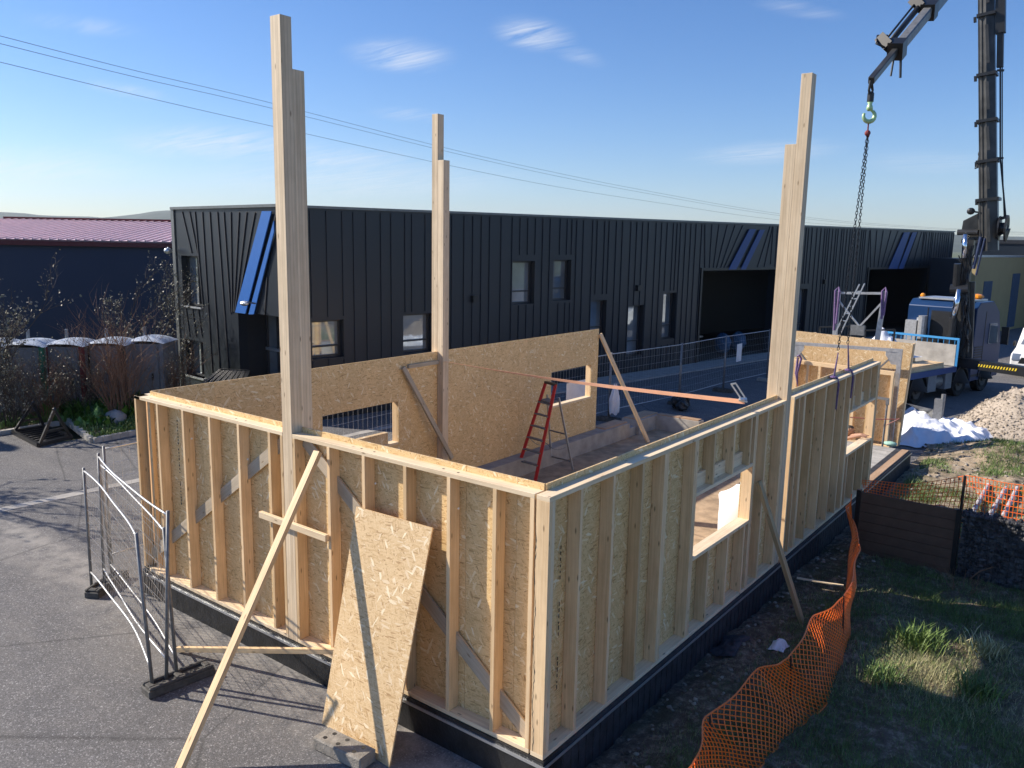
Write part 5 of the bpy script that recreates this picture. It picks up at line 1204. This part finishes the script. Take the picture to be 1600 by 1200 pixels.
for k, (q, lab) in enumerate(((a, 'purple sling hanging from the left upright of the steel trestle'), (b, 'purple sling hanging from the right upright of the steel trestle'))):
    mb = MB(); mb.tube([q+Vector((0, -.1, -1.2 if k == 0 else -.8)), q+Vector((-.06, -.1, .02)), q+Vector((0, 0, .12)), q+Vector((.06, -.1, 0)), q+Vector((.04, -.1, -1.0 if k == 0 else -.7))], .035, 6); tag(mb.build('hanging_sling', 'sling', None, loc=q), lab, 'sling', 'slings on the trestle')
t = thing('aluminium_ladder', aty(1312, 520, 20.1), 'light aluminium ladder leaning through the steel trestle', 'ladder')
l0, l1, r0, r1 = aty(1309, 512, 20.1), aty(1343, 444, 20.1), aty(1317, 513, 20.1), aty(1351, 443, 20.1)
for p_, q_ in ((l0, l1), (r0, r1)):
    mb = MB(); mb.beam(p_+(p_-q_)*.9, q_, .03, .06, up=(0, 1, 0)); mb.build('ladder_rail', 'alu', t)
mb = MB()
for k in range(1, 6): mb.beam(l0.lerp(l1, k/6), r0.lerp(r1, k/6), .03, .03)
mb.build('rung', 'alu', t)
t = thing('guard_rail', aty(1290, 520, 22), 'dark tubular guard rail standing behind the stored panel', 'rail')
mb = MB(); y_ = 22.
for (q0, q1) in (((1281, 511), (1352, 509)), ((1328, 517), (1398, 515))):
    A, B_ = aty(*q0, y_), aty(*q1, y_); mb.beam(A, B_, .05, .05); mb.beam(A, (A.x, y_, G), .05, .05); mb.beam(B_, (B_.x, y_, G), .05, .05)
mb.build('rail_tube', 'black', t)

# ================================================================== TRUCK WITH CRANE
TD = Vector((.251, .968, 0)).normalized(); TLs = Vector((-TD.y, TD.x, 0)); T0 = Vector((-1.52, 23.6, G))
def tp(x, y, z): return T0+TD*x+TLs*y+Vector((0, 0, z))
def tbox(mb, x0, x1, y0, y1, z0, z1): mb.hexa([tp(x1 if i & 1 else x0, y1 if i & 2 else y0, z1 if i & 4 else z0) for i in range(8)], 0)
tk = thing('crane_truck', T0+TD*2+TLs*1.25, 'blue flatbed truck carrying a black loader crane with its boom raised', 'truck')
mb = MB(); tbox(mb, -2.6, 6.0, .75, 1.0, .55, .85); tbox(mb, -2.6, 6.0, 1.5, 1.75, .55, .85); tbox(mb, -2.6, 5.9, .9, 1.6, .6, .8); mb.build('chassis', 'black', tk)
mb = MB(); tbox(mb, -3.2, 2.62, .0, 2.5, .98, 1.10); bd = mb.build('flatbed', 'galv_dark', tk)
mb = MB(); tbox(mb, -3.2, 2.62, -.02, .0, .92, 1.12); sub(bd, mb, 'side_rail', 'bluedk')
mb = MB(); tbox(mb, 2.55, 2.61, .05, 2.45, 1.12, 1.86); hb = mb.build('headboard', 'concrete', tk)
mb = MB()
mb.beam(tp(2.58, .0, 1.1), tp(2.58, .0, 2.06), .07, .07, up=(0, 1, 0)); mb.beam(tp(2.58, 2.5, 1.1), tp(2.58, 2.5, 2.06), .07, .07, up=(0, 1, 0)); mb.beam(tp(2.58, -.03, 2.06), tp(2.58, 2.53, 2.06), .07, .07)
for k in range(13): mb.beam(tp(2.58, .12+k*.19, 1.86), tp(2.58, .12+k*.19, 2.03), .02, .02, up=(0, 1, 0))
sub(hb, mb, 'top_rail', 'bluerail')
mb = MB()
cabp = [(3.85, .45), (3.85, 3.05), (4.1, 3.28), (5.2, 3.30), (5.75, 2.9), (6.15, 1.7), (6.15, .5)]
mb.prism([tp(x, .02, z) for x, z in cabp], TLs*2.46); cb = mb.build('cab', 'truckblue', tk, bevel=.02)
mb = MB(); mb.prism([tp(x, -.002, z) for x, z in ((5.0, 1.75), (5.0, 2.5), (5.62, 2.5), (5.88, 1.75))], TLs*.02); sub(cb, mb, 'side_window', 'glass')
mb = MB(); tbox(mb, 6.16, 6.18, .3, 2.2, 1.75, 2.6); 
mb = MB(); mb.prism([tp(6.02, .25, 2.1), tp(6.02, 2.25, 2.1), tp(5.82, 2.25, 2.75), tp(5.82, .25, 2.75)], TD*.09); sub(cb, mb, 'windscreen', 'glass')
mb = MB()
for y_ in (.75, 1.72): tbox(mb, 3.835, 3.846, y_, y_+.03, .6, 3.0)
tbox(mb, 3.83, 3.847, .9, 1.6, .6, 2.9); mb.beam(tp(3.80, .12, 1.2), tp(3.80, .12, 2.2), .03, .03, up=(0, 1, 0)); sub(cb, mb, 'rear_trim', 'black')
mb = MB(); mb.prism([tp(x, .012, z) for x, z in ((4.62, .75), (4.66, .75), (4.66, 2.95), (4.62, 2.95))], TLs*.01); mb.prism([tp(x, .010, z) for x, z in ((3.9, .62), (5.0, .62), (5.0, .70), (3.9, .70))], TLs*.01)
for k in range(5): tbox(mb, 3.95, 4.55, -.004, .01, 1.3+k*.09, 1.34+k*.09)
sub(cb, mb, 'side_trim', 'black')
mb = MB(); tbox(mb, 3.80, 3.84, .45, .60, 2.45, 2.6); tbox(mb, 3.80, 3.84, 1.95, 2.1, 2.45, 2.6); sub(cb, mb, 'marker_lamp', 'alu')
mb = MB(); tbox(mb, 5.85, 5.93, -.32, -.08, 1.7, 2.35); mb.beam(tp(5.9, -.05, 2.3), tp(5.9, -.3, 2.35), .03, .03); mb.beam(tp(5.9, -.05, 1.75), tp(5.9, -.3, 1.7), .03, .03); sub(cb, mb, 'mirror', 'black')
mb = MB(); tbox(mb, 4.0, 5.3, .3, 2.2, 3.30, 3.36); mb.build('roof_deck', 'alu', tk)
mb = MB(); mb.blob(tp(5.0, .55, 3.44), .22, .3, .10); mb.blob(tp(4.3, 2.2, 3.4), .09, .09, .09); mb.build('beacon', 'amber', tk)
mb = MB(); tbox(mb, 3.6, 3.84, 2.0, 2.42, .9, 2.5); mb.tube([tp(3.55, 1.75, 1.), tp(3.55, 1.75, 2.7)], .16, 12); mb.build('exhaust_stack', 'galv', tk)
def wheel(x, y0, r=.5, w=.3):
    c = tp(x, y0, r); mb = MB(); mb.lathe(c, TLs, [(0, .30), (0, r-.05), (.03, r), (w-.03, r), (w, r-.05), (w, .3)], 28)
    wh_ = mb.build('wheel', 'tyre', tk, smooth=False); q = MB(); q.lathe(c+TLs*.02, TLs, [(-.03, .05), (-.03, .12), (.03, .14), (.05, .27), (.0, .30), (.04, .3)], 20); sub(wh_, q, 'rim', 'rubber')
for x in (0., -1.35, 3.1, 5.0):
    wheel(x, .02); wheel(x, 2.18)
for x in (0., 3.1, 5.0):
    mb = MB(); n_ = 12
    for i in range(n_):
        a0, a1 = R_(8+i*164/n_), R_(8+(i+1)*164/n_); A, B_ = tp(x+.58*math.cos(a0), .17, .5+.58*math.sin(a0)), tp(x+.58*math.cos(a1), .17, .5+.58*math.sin(a1)); mb.beam(A, B_, .36, .03, up=(B_-A).cross(TLs))
    mb.build('mudguard', 'black', tk)
for x0_, x1_ in ((.75, 1.35), (2.0, 2.5)):
    mb = MB(); tbox(mb, x0_, x1_, .05, .55, .35, .9); mb.build('side_locker', 'greyp', tk)
mb = MB(); mb.lathe(tp(1.4, .35, .62), TD, [(0, .05), (0, .26), (.55, .26), (.55, .05)], 18); mb.build('fuel_tank', 'galv_dark', tk)
for k, (x0, z0) in enumerate(((-1.6, 1.12), (-1.9, 1.12))): pass
# load on the bed
for k, (x0, x1, y0, y1, z0, z1, lab) in enumerate(((-2.6, 1.9, .1, .75, 1.102, 1.30, 'nearer stack of pale boards lying on the truck bed'), (-2.6, 1.5, .9, 1.4, 1.102, 1.42, 'farther stack of pale boards lying on the truck bed'))):
    mb = MB(); n_ = 4
    for i in range(n_):
        for j in range(2): tbox(mb, x0+j*.02, x1-j*.03, y0+(y1-y0)*i/n_, y0+(y1-y0)*(i+1)/n_-.008, z0+(z1-z0)*j/2, z0+(z1-z0)*(j+1)/2-.004)
    o = mb.build('board_stack', 'pine', None, loc=tp(0, y0, z0)); tag(o, lab, 'boards', 'boards on the truck bed')
c0 = tp(1.2, 1.6, 1.15); mb = MB()
def wrapf(u, v):
    x = -.3+u*1.9; y = .7+v*1.7; e = math.sin(math.pi*u)*math.sin(math.pi*v); return tp(x, y, 1.44+e*(.35+.3*noise.fractal(Vector((x*2.4, y*2.4, 5)), 1, 2, 4))+.55*math.exp(-((u-.35)**2+(v-.5)**2)*14))
mb.grid(wrapf, 40, 40); tag(mb.build('plastic_wrap', 'tarp', None, smooth=True, loc=c0), 'crumpled white plastic wrap heaped on the truck bed', 'plastic wrap')
# crane
mb = MB(); tbox(mb, 2.85, 3.55, .3, 2.2, .75, 1.35); tbox(mb, 2.9, 3.5, .9, 1.6, 1.35, 1.9); cbse = mb.build('crane_base', 'black', tk)
mb = MB(); A, B_ = tp(3.15, .4, 1.22), tp(3.15, -2.6, 1.14); mb.beam(A, B_, .36, .32); mb.beam(tp(3.15, -2.55, 1.1), tp(3.15, -2.55, .15), .2, .2, up=(0, 1, 0)); mb.lathe(tp(3.15, -2.55, .0), (0, 0, 1), [(0, .25), (.06, .25), (.1, .1), (.16, .08)], 16); mb.build('outrigger', 'black', tk)
q = MB()
for k in range(14): 
    y = -.55-k*.09; q.prism([tp(2.965, y, 1.15), tp(2.965, y-.045, 1.15), tp(2.965, y-.075, 1.24), tp(2.965, y-.03, 1.24)], -TD*.006)
q.build('warning_stripes', 'yellow', tk)
yc = 27.0
Pp = lambda px, py, y=yc: aty(px, py, y)
col0 = Pp(1499, 575); col1 = Pp(1512, 388); 
mb = MB(); mb.beam(col0, Pp(1507, 470), .42, .42, up=(0, 1, 0)); mb.beam(Pp(1504, 470), Pp(1516, 372), .30, .34, up=(0, 1, 0)); mb.beam(Pp(1515, 560), Pp(1520, 440), .16, .2, up=(0, 1, 0)); mb.build('crane_column', 'cranegrey', tk)
mb = MB(); mb.tube([Pp(1484, 545, 26.6), Pp(1490, 497, 26.6)], .14, 14); mb.build('lift_cylinder', 'black', tk)
mb = MB(); mb.tube([Pp(1485, 452, 26.7), Pp(1513, 452, 26.7)], .17, 12); mb.tube([Pp(1494, 452, 26.7), Pp(1497, 412, 26.6)], .13, 12); mb.build('outer_cylinder', 'black', tk, smooth=False)
mb = MB(); mb.tube([Pp(1490, 499, 26.6), Pp(1499, 452, 26.6)], .10, 14); mb.tube([Pp(1506, 403, 26.6), Pp(1509, 366, 26.6)], .085, 12); mb.build('piston_rod', 'chrome', tk, smooth=True)
mb = MB(); mb.prism([Pp(1502, 362), Pp(1505, 345), Pp(1535, 330), Pp(1545, 372), Pp(1520, 376)], (0, .35, 0)); mb.tube([Pp(1496, 363, 26.8), Pp(1528, 363, 26.8)], .10, 12); mb.build('knuckle', 'cranegrey', tk)
mb = MB(); mb.tube([Pp(1533, 370, 26.7), Pp(1521, 420, 26.7)], .06, 8); mb.tube([Pp(1539, 372, 26.7), Pp(1525, 430, 26.7)], .035, 8); mb.build('link_arm', 'armblue', tk)
yc = 27.2
boomp = [(1545, 392), (1544.5, 310), (1544, 250), (1543.5, 187), (1543, 115), (1542.5, 22), (1542, -90), (1541, -200)]; wd = [.62, .58, .55, .52, .49, .47, .45, .42]
for k in range(7):
    mb = MB(); A, B_ = Pp(*boomp[k]), Pp(*boomp[k+1]); mb.tube([A, B_], wd[k]*.54, 6); mb.tube([A+Vector((-.22, -wd[k]*.5, 0)), B_+Vector((-.22, -wd[k]*.5, 0))], .025, 5); mb.beam(A+Vector((.02, -wd[k]*.5, .3)), A.lerp(B_, .8)+Vector((.02, -wd[k]*.5, 0)), .09, .05, up=(0, 1, 0)); sct = mb.build('boom_section', 'cranegrey', tk)
    q = MB(); q.beam(B_-(B_-A).normalized()*.10, B_, wd[k]*1.12, wd[k]*1.22, up=(0, 1, 0)); q.beam(B_-(B_-A).normalized()*.22+Vector((-.36, 0, 0)), B_-(B_-A).normalized()*.05+Vector((-.36, 0, 0)), .08, .1, up=(0, 1, 0)); sub(sct, q, 'boom_collar', 'black')
mb = MB(); mb.beam(Pp(1565, -200), Pp(1563.5, 52), .28, .3, up=(0, 1, 0)); mb.beam(Pp(1563.5, 50), Pp(1562.5, 105), .19, .2, up=(0, 1, 0)); mb.build('jib_cylinder', 'black', tk)
mb = MB(); mb.tube([Pp(1563, 104), Pp(1563, 247), Pp(1572, 345)], .03, 6); mb.build('winch_cable', 'black', tk)
mb = MB(); mb.tube([Pp(1566, 104), Pp(1566, 247), Pp(1569, 340)], .02, 6); mb.build('winch_cable', 'black', tk)
mb = MB(); mb.beam(Pp(1558, 110), Pp(1569, 110), .1, .06); mb.build('cable_guide', 'black', tk)
mb = MB(); mb.beam(Pp(1558, 247), Pp(1568, 247), .1, .06); mb.build('cable_guide', 'black', tk)
mb = MB(); mb.lathe(Pp(1560, 357)+Vector((0, 0, 0)), (1, 0, 0), [(0, .12), (0, .42), (.05, .42), (.06, .2), (.2, .2), (.21, .45), (.27, .45), (.27, .1)], 20); mb.beam(Pp(1553, 345), Pp(1575, 338), .12, .1); mb.beam(Pp(1556, 372), Pp(1570, 360), .12, .08); mb.build('winch', 'black', tk)
mb = MB(); mb.beam(Pp(1518, 330, 26.8), Pp(1535, 333, 26.8), .08, .06); mb.blob(Pp(1517, 330, 26.8), .13, .12, .12); mb.build('work_lamp', 'black', tk)
mb = MB(); mb.tube([Pp(1536, 236, 26.9), Pp(1531, 240, 26.9), Pp(1527, 262, 26.9), Pp(1523, 263, 26.9)], .035, 6); mb.blob(Pp(1532, 240, 26.9), .08, .08, .12); mb.build('hose_bracket', 'black', tk)
# hoses round the column
mb = MB(); rg = random.Random(6)
for k in range(16):
    a = Pp(1503+rg.uniform(-6, 12), 560-rg.uniform(0, 30), 26.7); b = Pp(1505+rg.uniform(-5, 12), 400+rg.uniform(-20, 40), 26.7); pts = [a.lerp(b, i/8)+Vector((rg.gauss(0, .06), rg.gauss(0, .05), 0)) for i in range(9)]; mb.tube(pts, .022, 5)
mb.build('hydraulic_hose', 'black', tk)
# jib descending from the boom head towards the hook, still the same crane
def jp(px, py, y): return aty(px, py, y)
J0 = Pp(1549, -150); tipj = atx(1361, 126, -.08)
Jd = (J0-tipj)
def onj(px): # point on the jib line seen at pixel column px
    lo, hi = 0, 1
    def col_(P): 
        d = P-CAM; return 800+FPX*d.dot(RI)/d.dot(FW)
    for _ in range(40):
        m_ = (lo+hi)/2
        if col_(tipj+Jd*m_) < px: lo = m_
        else: hi = m_
    return tipj+Jd*lo
J0 = at(1500, -42, tipj+Vector((0, 4.5, 0)), (0, 1, 0)); Jd = (J0-tipj)
Jfar = Pp(1549, -200)
a_, b_, c__ = onj(1402), onj(1452), J0
mb = MB(); mb.beam(tipj, a_, .10, .12, up=(0, 1, 0)); js = mb.build('jib_section', 'cranegrey', tk, bevel=.01)
mb = MB(); mb.beam(a_-Jd.normalized()*.1, b_, .16, .19, up=(0, 1, 0)); mb.build('jib_section', 'galv_dark', tk, bevel=.02)
mb = MB(); mb.beam(b_-Jd.normalized()*.1, c__, .22, .26, up=(0, 1, 0)); mb.beam(c__, Jfar, .3, .36, up=(0, 1, 0)); mb.build('jib_section', 'cranegrey', tk, bevel=.02)
sdj = Vector((-.8, 0, .6)).normalized()
mb = MB(); mb.tube([a_+sdj*.18, b_+sdj*.20], .05, 10); mb.tube([a_+sdj*.27, b_+sdj*.30], .02, 6); mb.tube([b_+sdj*.22, c__+sdj*.25], .06, 10); mb.tube([b_+sdj*.30, c__+sdj*.36], .02, 6); mb.tube([a_+sdj*.30+Jd.normalized()*.2, a_+sdj*.44, a_+sdj*.36-Jd.normalized()*.25, a_+sdj*.2-Jd.normalized()*.2], .018, 6); mb.build('jib_hydraulics', 'black', tk, smooth=True)
for q in (a_, b_): mb = MB(); mb.beam(q-Jd.normalized()*.14, q+Jd.normalized()*.12, .26, .30, up=(0, 1, 0)); mb.beam(q+sdj*.12-Jd.normalized()*.1, q+sdj*.36+Jd.normalized()*.0, .18, .2, up=(0, 1, 0)); mb.build('jib_collar', 'black', tk)
mb = MB(); mb.tube([a_-sdj*.08, a_-sdj*.12-Vector((0, 0, .42))], .022, 6); mb.tube([a_-sdj*.02-Jd.normalized()*.2, a_-Jd.normalized()*.24-Vector((0, 0, .36))], .018, 6); mb.build('jib_prong', 'black', tk)
# hook
hk = thing('crane_hook', atx(1358, 180, -.08), 'pale green lifting hook hanging from the tip of the crane jib', 'hook')
h0 = atx(1360, 155, -.08)
mb = MB(); mb.tube([tipj, tipj+(h0-tipj)*.5+Vector((-.02, -.03, 0)), h0], [.03, .02, .03], 8); mb.tube([tipj, tipj+(h0-tipj)*.5+Vector((.02, .04, 0)), h0], [.03, .02, .03], 8); mb.lathe(h0+Vector((0, 0, .12)), (0, 0, -1), [(0, .03), (.03, .055), (.16, .055), (.18, .03)], 12); mb.build('hook_shackle', 'black', hk)
hc = atx(1358, 181, -.08); mb = MB(); mb.lathe(h0, (0, 0, -1), [(0, .03), (.04, .05), (.08, .03), (.11, .045), (.15, .055), (.19, .03)], 12)
HR = Vector((RI.x, RI.y, 0)).normalized()
mb.tube([hc+Vector((0, .0, .19))]+[hc+HR*(.095*math.sin(a))+Vector((0, 0, .095*math.cos(a))) for a in [R_(20+i*25) for i in range(12)]], [.03]+[.022+.016*math.sin(i/11*3.14) for i in range(12)], 10); mb.build('hook_body', 'hookmat', hk, smooth=True)
# chains: real links
def chain(name, p0, p1, lab, pitch=.055, r=.006, grp=None):
    p0, p1 = Vector(p0), Vector(p1); d = p1-p0; n_ = int(d.length/pitch); d.normalize(); s1_ = d.cross(Vector((0, 0, 1)) if abs(d.z) < .9 else Vector((1, 0, 0))).normalized(); s2_ = d.cross(s1_)
    mb = MB()
    for k in range(n_):
        c = p0+d*(k+.5)*pitch; s_ = s1_ if k % 2 else s2_; pts = []
        for i in range(9): 
            a = 2*math.pi*i/8; pts.append(c+s_*(.019*math.cos(a))+d*(pitch*.66*math.sin(a)))
        mb.tube(pts, r, 4, False)
    return tag(mb.build(name, 'black', None, loc=p0), lab, 'chain', grp)
cA_ = hc+Vector((0, 0, -.28)); 
mb = MB(); mb.tube([hc+Vector((0, 0, -.06)), cA_], .013, 8); mb.blob(cA_, .05, .05, .05); mb.blob(cA_+Vector((0, .03, -.03)), .03, .03, .05); tag(mb.build('master_link', 'redp', None, loc=cA_), 'red master link joining the two lifting chains below the hook', 'link')
eL, eR = atx(1309, 551, -.08), atx(1324.5, 538, -.08)
chain('lifting_chain', cA_, eL, 'left one of the two dark lifting chains under the hook', grp='lifting chains'); chain('lifting_chain', cA_+Vector((0, .05, 0)), eR, 'right one of the two dark lifting chains under the hook', grp='lifting chains')
for k, (e, px, py, lab) in enumerate(((eL, 1302, 589, 'left purple sling tied through the top of the hanging wall section'), (eR, 1325, 578, 'right purple sling tied through the top of the hanging wall section'))):
    q = atx(px, py, -.08); mb = MB(); mb.prism([e+Vector((0, -.01, 0)), e+Vector((0, .02, 0)), q+Vector((0, .06, 0)), q+Vector((0, -.03, 0))], (.012, 0, 0)); mb.blob(q, .06, .09, .025, 10, 6, .1)
    mb.tube([q+Vector((.06, 0, 0)), q+Vector((.10, 0, -.12)), q+Vector((.085, .0, -.55 if k == 0 else -.5))], .018, 6); tag(mb.build('lifting_sling', 'sling', None, loc=q), lab, 'sling', 'slings lifting the wall section')

# ================================================================== VAN
vd = Vector((-.10, -.995, 0)); vl = Vector((.995, -.10, 0)); V0 = gnd(1573, 590)+Vector((0, .3, 0))
def vp(x, y, z): return V0-vd*x+vl*y+Vector((0, 0, z))
vn = thing('white_van', V0-vd*2.3+vl*.95, 'white van facing the site at the right picture edge', 'van')
pr_v = [(0.0, .35), (0.0, .85), (.12, 1.0), (.85, 1.22), (1.75, 1.95), (2.3, 2.05), (5.0, 2.05), (5.05, .35)]
mb = MB(); mb.prism([vp(x, 0, z) for x, z in pr_v], vl*1.9); mb.build('body', 'paint_w', vn, bevel=.05)
mb = MB(); n_ = (vp(.85, 0, 1.22)-vp(1.75, 0, 1.95)).cross(vl).normalized(); n_ = n_ if n_.z > 0 else -n_
mb.prism([vp(.93, .14, 1.28)+n_*.004, vp(.93, 1.76, 1.28)+n_*.004, vp(1.68, 1.66, 1.90)+n_*.004, vp(1.68, .24, 1.90)+n_*.004], n_*.012); mb.build('windscreen', 'glass', vn)
mb = MB(); mb.prism([vp(-.012, .3, .60), vp(-.012, 1.6, .60), vp(-.012, 1.5, .84), vp(-.012, .4, .84)], -vd*.02); mb.prism([vp(-.03, .05, .33), vp(-.03, 1.85, .33), vp(-.03, 1.85, .5), vp(-.03, .05, .5)], -vd*.05); mb.build('grille', 'black', vn)
for y0 in (.06, 1.55):
    mb = MB(); mb.prism([vp(-.01, y0, .72), vp(-.01, y0+.28, .72), vp(.08, y0+.28, .98), vp(.08, y0, .98)], vd*.02); mb.build('headlight', 'glass', vn)
mb = MB(); mb.prism([vp(-.05, .7, .38), vp(-.05, 1.2, .38), vp(-.05, 1.2, .49), vp(-.05, .7, .49)], vd*.01); mb.build('number_plate', 'white', vn)
for x in (.9, 4.1):
    for y in (-.01, 1.71):
        c = vp(x, y, .33); mb = MB(); mb.lathe(c, vl, [(0, .2), (0, .31), (.02, .33), (.18, .33), (.2, .31), (.2, .2)], 22); mb.build('wheel', 'tyre', vn)
mb = MB(); mb.blob(vp(1.2, -.14, 1.28), .06, .1, .13); mb.build('wing_mirror', 'black', vn)

# ================================================================== POWER LINES
def wire(pts, lab):
    Ds = [42+(170-42)*((max(0, p[0]+60))/1600)**1.3 for p in pts]; P = [dep(px, py, D) for (px, py), D in zip(pts, Ds)]
    Q = []
    for i in range(len(P)-1):
        p0, p1, p2, p3 = P[max(i-1, 0)], P[i], P[i+1], P[min(i+2, len(P)-1)]
        for j in range(6):
            f = j/6; Q.append(.5*((2*p1)+(-p0+p2)*f+(2*p0-5*p1+4*p2-p3)*f*f+(-p0+3*p1-3*p2+p3)*f**3))
    Q.append(P[-1]); mb = MB(); mb.tube(Q, .015, 4); tag(mb.build('power_line', 'wire', None, loc=P[0]), lab, 'power line', 'overhead power lines')
wire([(-60, 40), (0, 56), (210, 110), (420, 160), (700, 232), (860, 268), (1010, 298), (1212, 333), (1400, 352), (1700, 368)], 'uppermost overhead line crossing the sky')
wire([(-60, 52), (0, 68), (210, 120), (420, 168), (700, 237), (860, 273), (1010, 302), (1212, 336), (1400, 354), (1700, 369)], 'middle overhead line, close under the uppermost one')
wire([(-60, 84), (0, 97), (210, 148), (420, 196), (700, 258), (860, 290), (1010, 314), (1212, 343), (1400, 357), (1700, 371)], 'lowest overhead line crossing the sky alone')

# ================================================================== PEOPLE
def person(name, lab, V, Ed, Rd, root, regions, loc, extra=None):
    me = bpy.data.meshes.new(name); me.from_pydata(V, Ed, []); me.update(); o = bpy.data.objects.new(name, me); COL.objects.link(o)
    sk = o.modifiers.new('skin', 'SKIN'); sk.use_smooth_shade = True
    for i, r in enumerate(Rd): me.skin_vertices[0].data[i].radius = r if isinstance(r, tuple) else (r, r)
    me.skin_vertices[0].data[root].use_root = True
    ss = o.modifiers.new('sub', 'SUBSURF'); ss.levels = 2; ss.render_levels = 2
    dg = bpy.context.evaluated_depsgraph_get(); m2 = bpy.data.meshes.new_from_object(o.evaluated_get(dg)); bpy.data.objects.remove(o)
    names = []
    m2.materials.clear()
    for k, (mt, fn) in enumerate(regions): m2.materials.append(M[mt])
    for p in m2.polygons:
        p.use_smooth = True
        for k, (mt, fn) in enumerate(regions):
            if fn(p.center): p.material_index = k; break
    off = Vector(loc)
    for v in m2.vertices: v.co -= off
    o = bpy.data.objects.new(name, m2); COL.objects.link(o); o.location = loc; tag(o, lab, 'person'); o.matrix_world = Matrix.Translation(off)
    return o
# worker stooping behind the near window, white top; body faces -x/+y, back towards the opening
bx, by = -.47, 5.46; z0 = -.40
J = {'pel': (bx, by-.05, z0+.90), 'sp': (bx, by-.07, z0+1.20), 'ch': (bx+.01, by-.03, z0+1.52), 'nk': (bx+.0, by+.12, z0+1.60), 'hd': (bx, by+.26, z0+1.60), 'ht': (bx, by+.38, z0+1.58)}
V = [J['pel'], J['sp'], J['ch'], J['nk'], J['hd'], J['ht']]; Ed = [(0, 1), (1, 2), (2, 3), (3, 4), (4, 5)]; Rd = [(.17, .13), (.18, .13), (.20, .15), .07, (.09, .10), (.07, .08)]
def add(p, par, r): V.append(p); Ed.append((par, len(V)-1)); Rd.append(r); return len(V)-1
for s_ in (-1, 1):
    h_ = add((bx+s_*.11, by-.05, z0+.84), 0, .10); k_ = add((bx+s_*.12, by+.02, z0+.48), h_, .065); a_n = add((bx+s_*.12, by-.06, z0+.09), k_, .045); add((bx+s_*.13, by+.12, z0+.04), a_n, .04)
    sh = add((bx+s_*.19, by+.02, z0+1.50), 2, .07); el = add((bx+s_*.21, by+.20, z0+1.24), sh, .05); wr = add((bx+s_*.14, by+.42, z0+1.12), el, .035)
    pm = add((bx+s_*.12, by+.50, z0+1.10), wr, (.035, .018))
    for q in range(4): add((bx+s_*(.09+.022*q), by+.59, z0+1.08), pm, .009)
    add((bx+s_*.06, by+.54, z0+1.08), pm, .010)
w1 = person('person', 'worker in a white top stooping behind the near window opening', V, Ed, Rd, 0,
       [('hair', lambda c: c.y > by+.20 and c.z > z0+1.60), ('skin', lambda c: (c.y > by+.17 and c.z > z0+1.42) or (c.z > z0+.95 and c.y > by+.25)), ('cloth_w', lambda c: c.z > z0+.86), ('cloth_d', lambda c: True)], (bx, by, z0))
# worker leaning on the far sill
bx, by = -.50, 11.30; z0 = -.40
V = [(bx-.25, by, z0+.92), (bx-.20, by, z0+1.12), (bx-.08, by, z0+1.30), (bx+.0, by+.01, z0+1.42), (bx+.08, by+.0, z0+1.50), (bx+.09, by-.01, z0+1.62)]; Ed = [(0, 1), (1, 2), (2, 3), (3, 4), (4, 5)]; Rd = [(.16, .12), (.15, .11), (.18, .12), .055, (.08, .095), (.07, .085)]
for s_ in (-1, 1):
    h_ = add((bx-.25, by+s_*.10, z0+.84), 0, .10); k_ = add((bx-.18, by+s_*.12, z0+.48), h_, .065); a_n = add((bx-.26, by+s_*.12, z0+.09), k_, .045); add((bx-.10, by+s_*.13, z0+.04), a_n, .04)
    sh = add((bx-.06, by+s_*.18, z0+1.32), 2, .065); el = add((bx+.10, by+s_*.16-.16, z0+1.40), sh, .042); wr = add((bx+.33, by+s_*.07-.22, z0+1.485), el, .030)
    pm = add((bx+.39, by+s_*.07-.20, z0+1.48), wr, (.036, .016))
    for q in range(4): add((bx+.47-.008*q, by+s_*.07-.15-.026*q, z0+1.472), pm, .009)
    add((bx+.41, by+s_*.07-.13, z0+1.472), pm, .010)
person('person', 'dark haired worker leaning his arms on the sill of the hanging wall section', V, Ed, Rd, 0,
       [('hair', lambda c: c.z > z0+1.56 or (c.x < bx+.06 and c.z > z0+1.47 and abs(c.y-by) < .13)), ('skin', lambda c: (c.z > z0+1.40 and abs(c.y-by) < .13) or c.x > bx+.04), ('cloth_d', lambda c: True)], (bx-.2, by, z0))
for o in bpy.data.objects:
    if o.name.startswith('person') and o.type == 'MESH':
        b = o.location
        if b.y > 8:      # face: nose, eyes, ears
            hd = Vector((-.50+.085, 11.30, -.4+1.53)); fd = Vector((.80, -.1, -.5)).normalized(); sdv = fd.cross(Vector((0, 0, 1))).normalized(); mb = MB(); mb.blob(hd+fd*.095, .016, .016, .022)
            for s_ in (-1, 1): mb.blob(hd+sdv*s_*.085, .012, .02, .03)
            n = mb.build('face_feature', 'skin', None, smooth=True)
            mb2 = MB()
            for s_ in (-1, 1): mb2.blob(hd+fd*.085+sdv*s_*.032+Vector((0, 0, .025)), .010, .010, .008)
            e2 = mb2.build('eye', 'hair', None)
            for x in (n, e2):
                for v in x.data.vertices: v.co -= b
                x.parent = o; x.location = (0, 0, 0)

# ================================================================== AIR
mb = MB(); mb.box(-3600, 2600, -1200, 4200, G-1.5, 190); hzb = mb.build('haze', 'white'); hzb['kind'] = 'stuff'
HM = bpy.data.materials.new('air'); HM.use_nodes = True; hn = HM.node_tree; hn.nodes.clear()
pv = N(hn, 'ShaderNodeVolumePrincipled'); pv.inputs['Color'].default_value = (.80, .88, 1, 1); pv.inputs['Density'].default_value = .00009; pv.inputs['Anisotropy'].default_value = .2
ho = N(hn, 'ShaderNodeOutputMaterial'); L(hn, pv.outputs[0], ho.inputs['Volume']); hzb.data.materials.clear(); hzb.data.materials.append(HM)
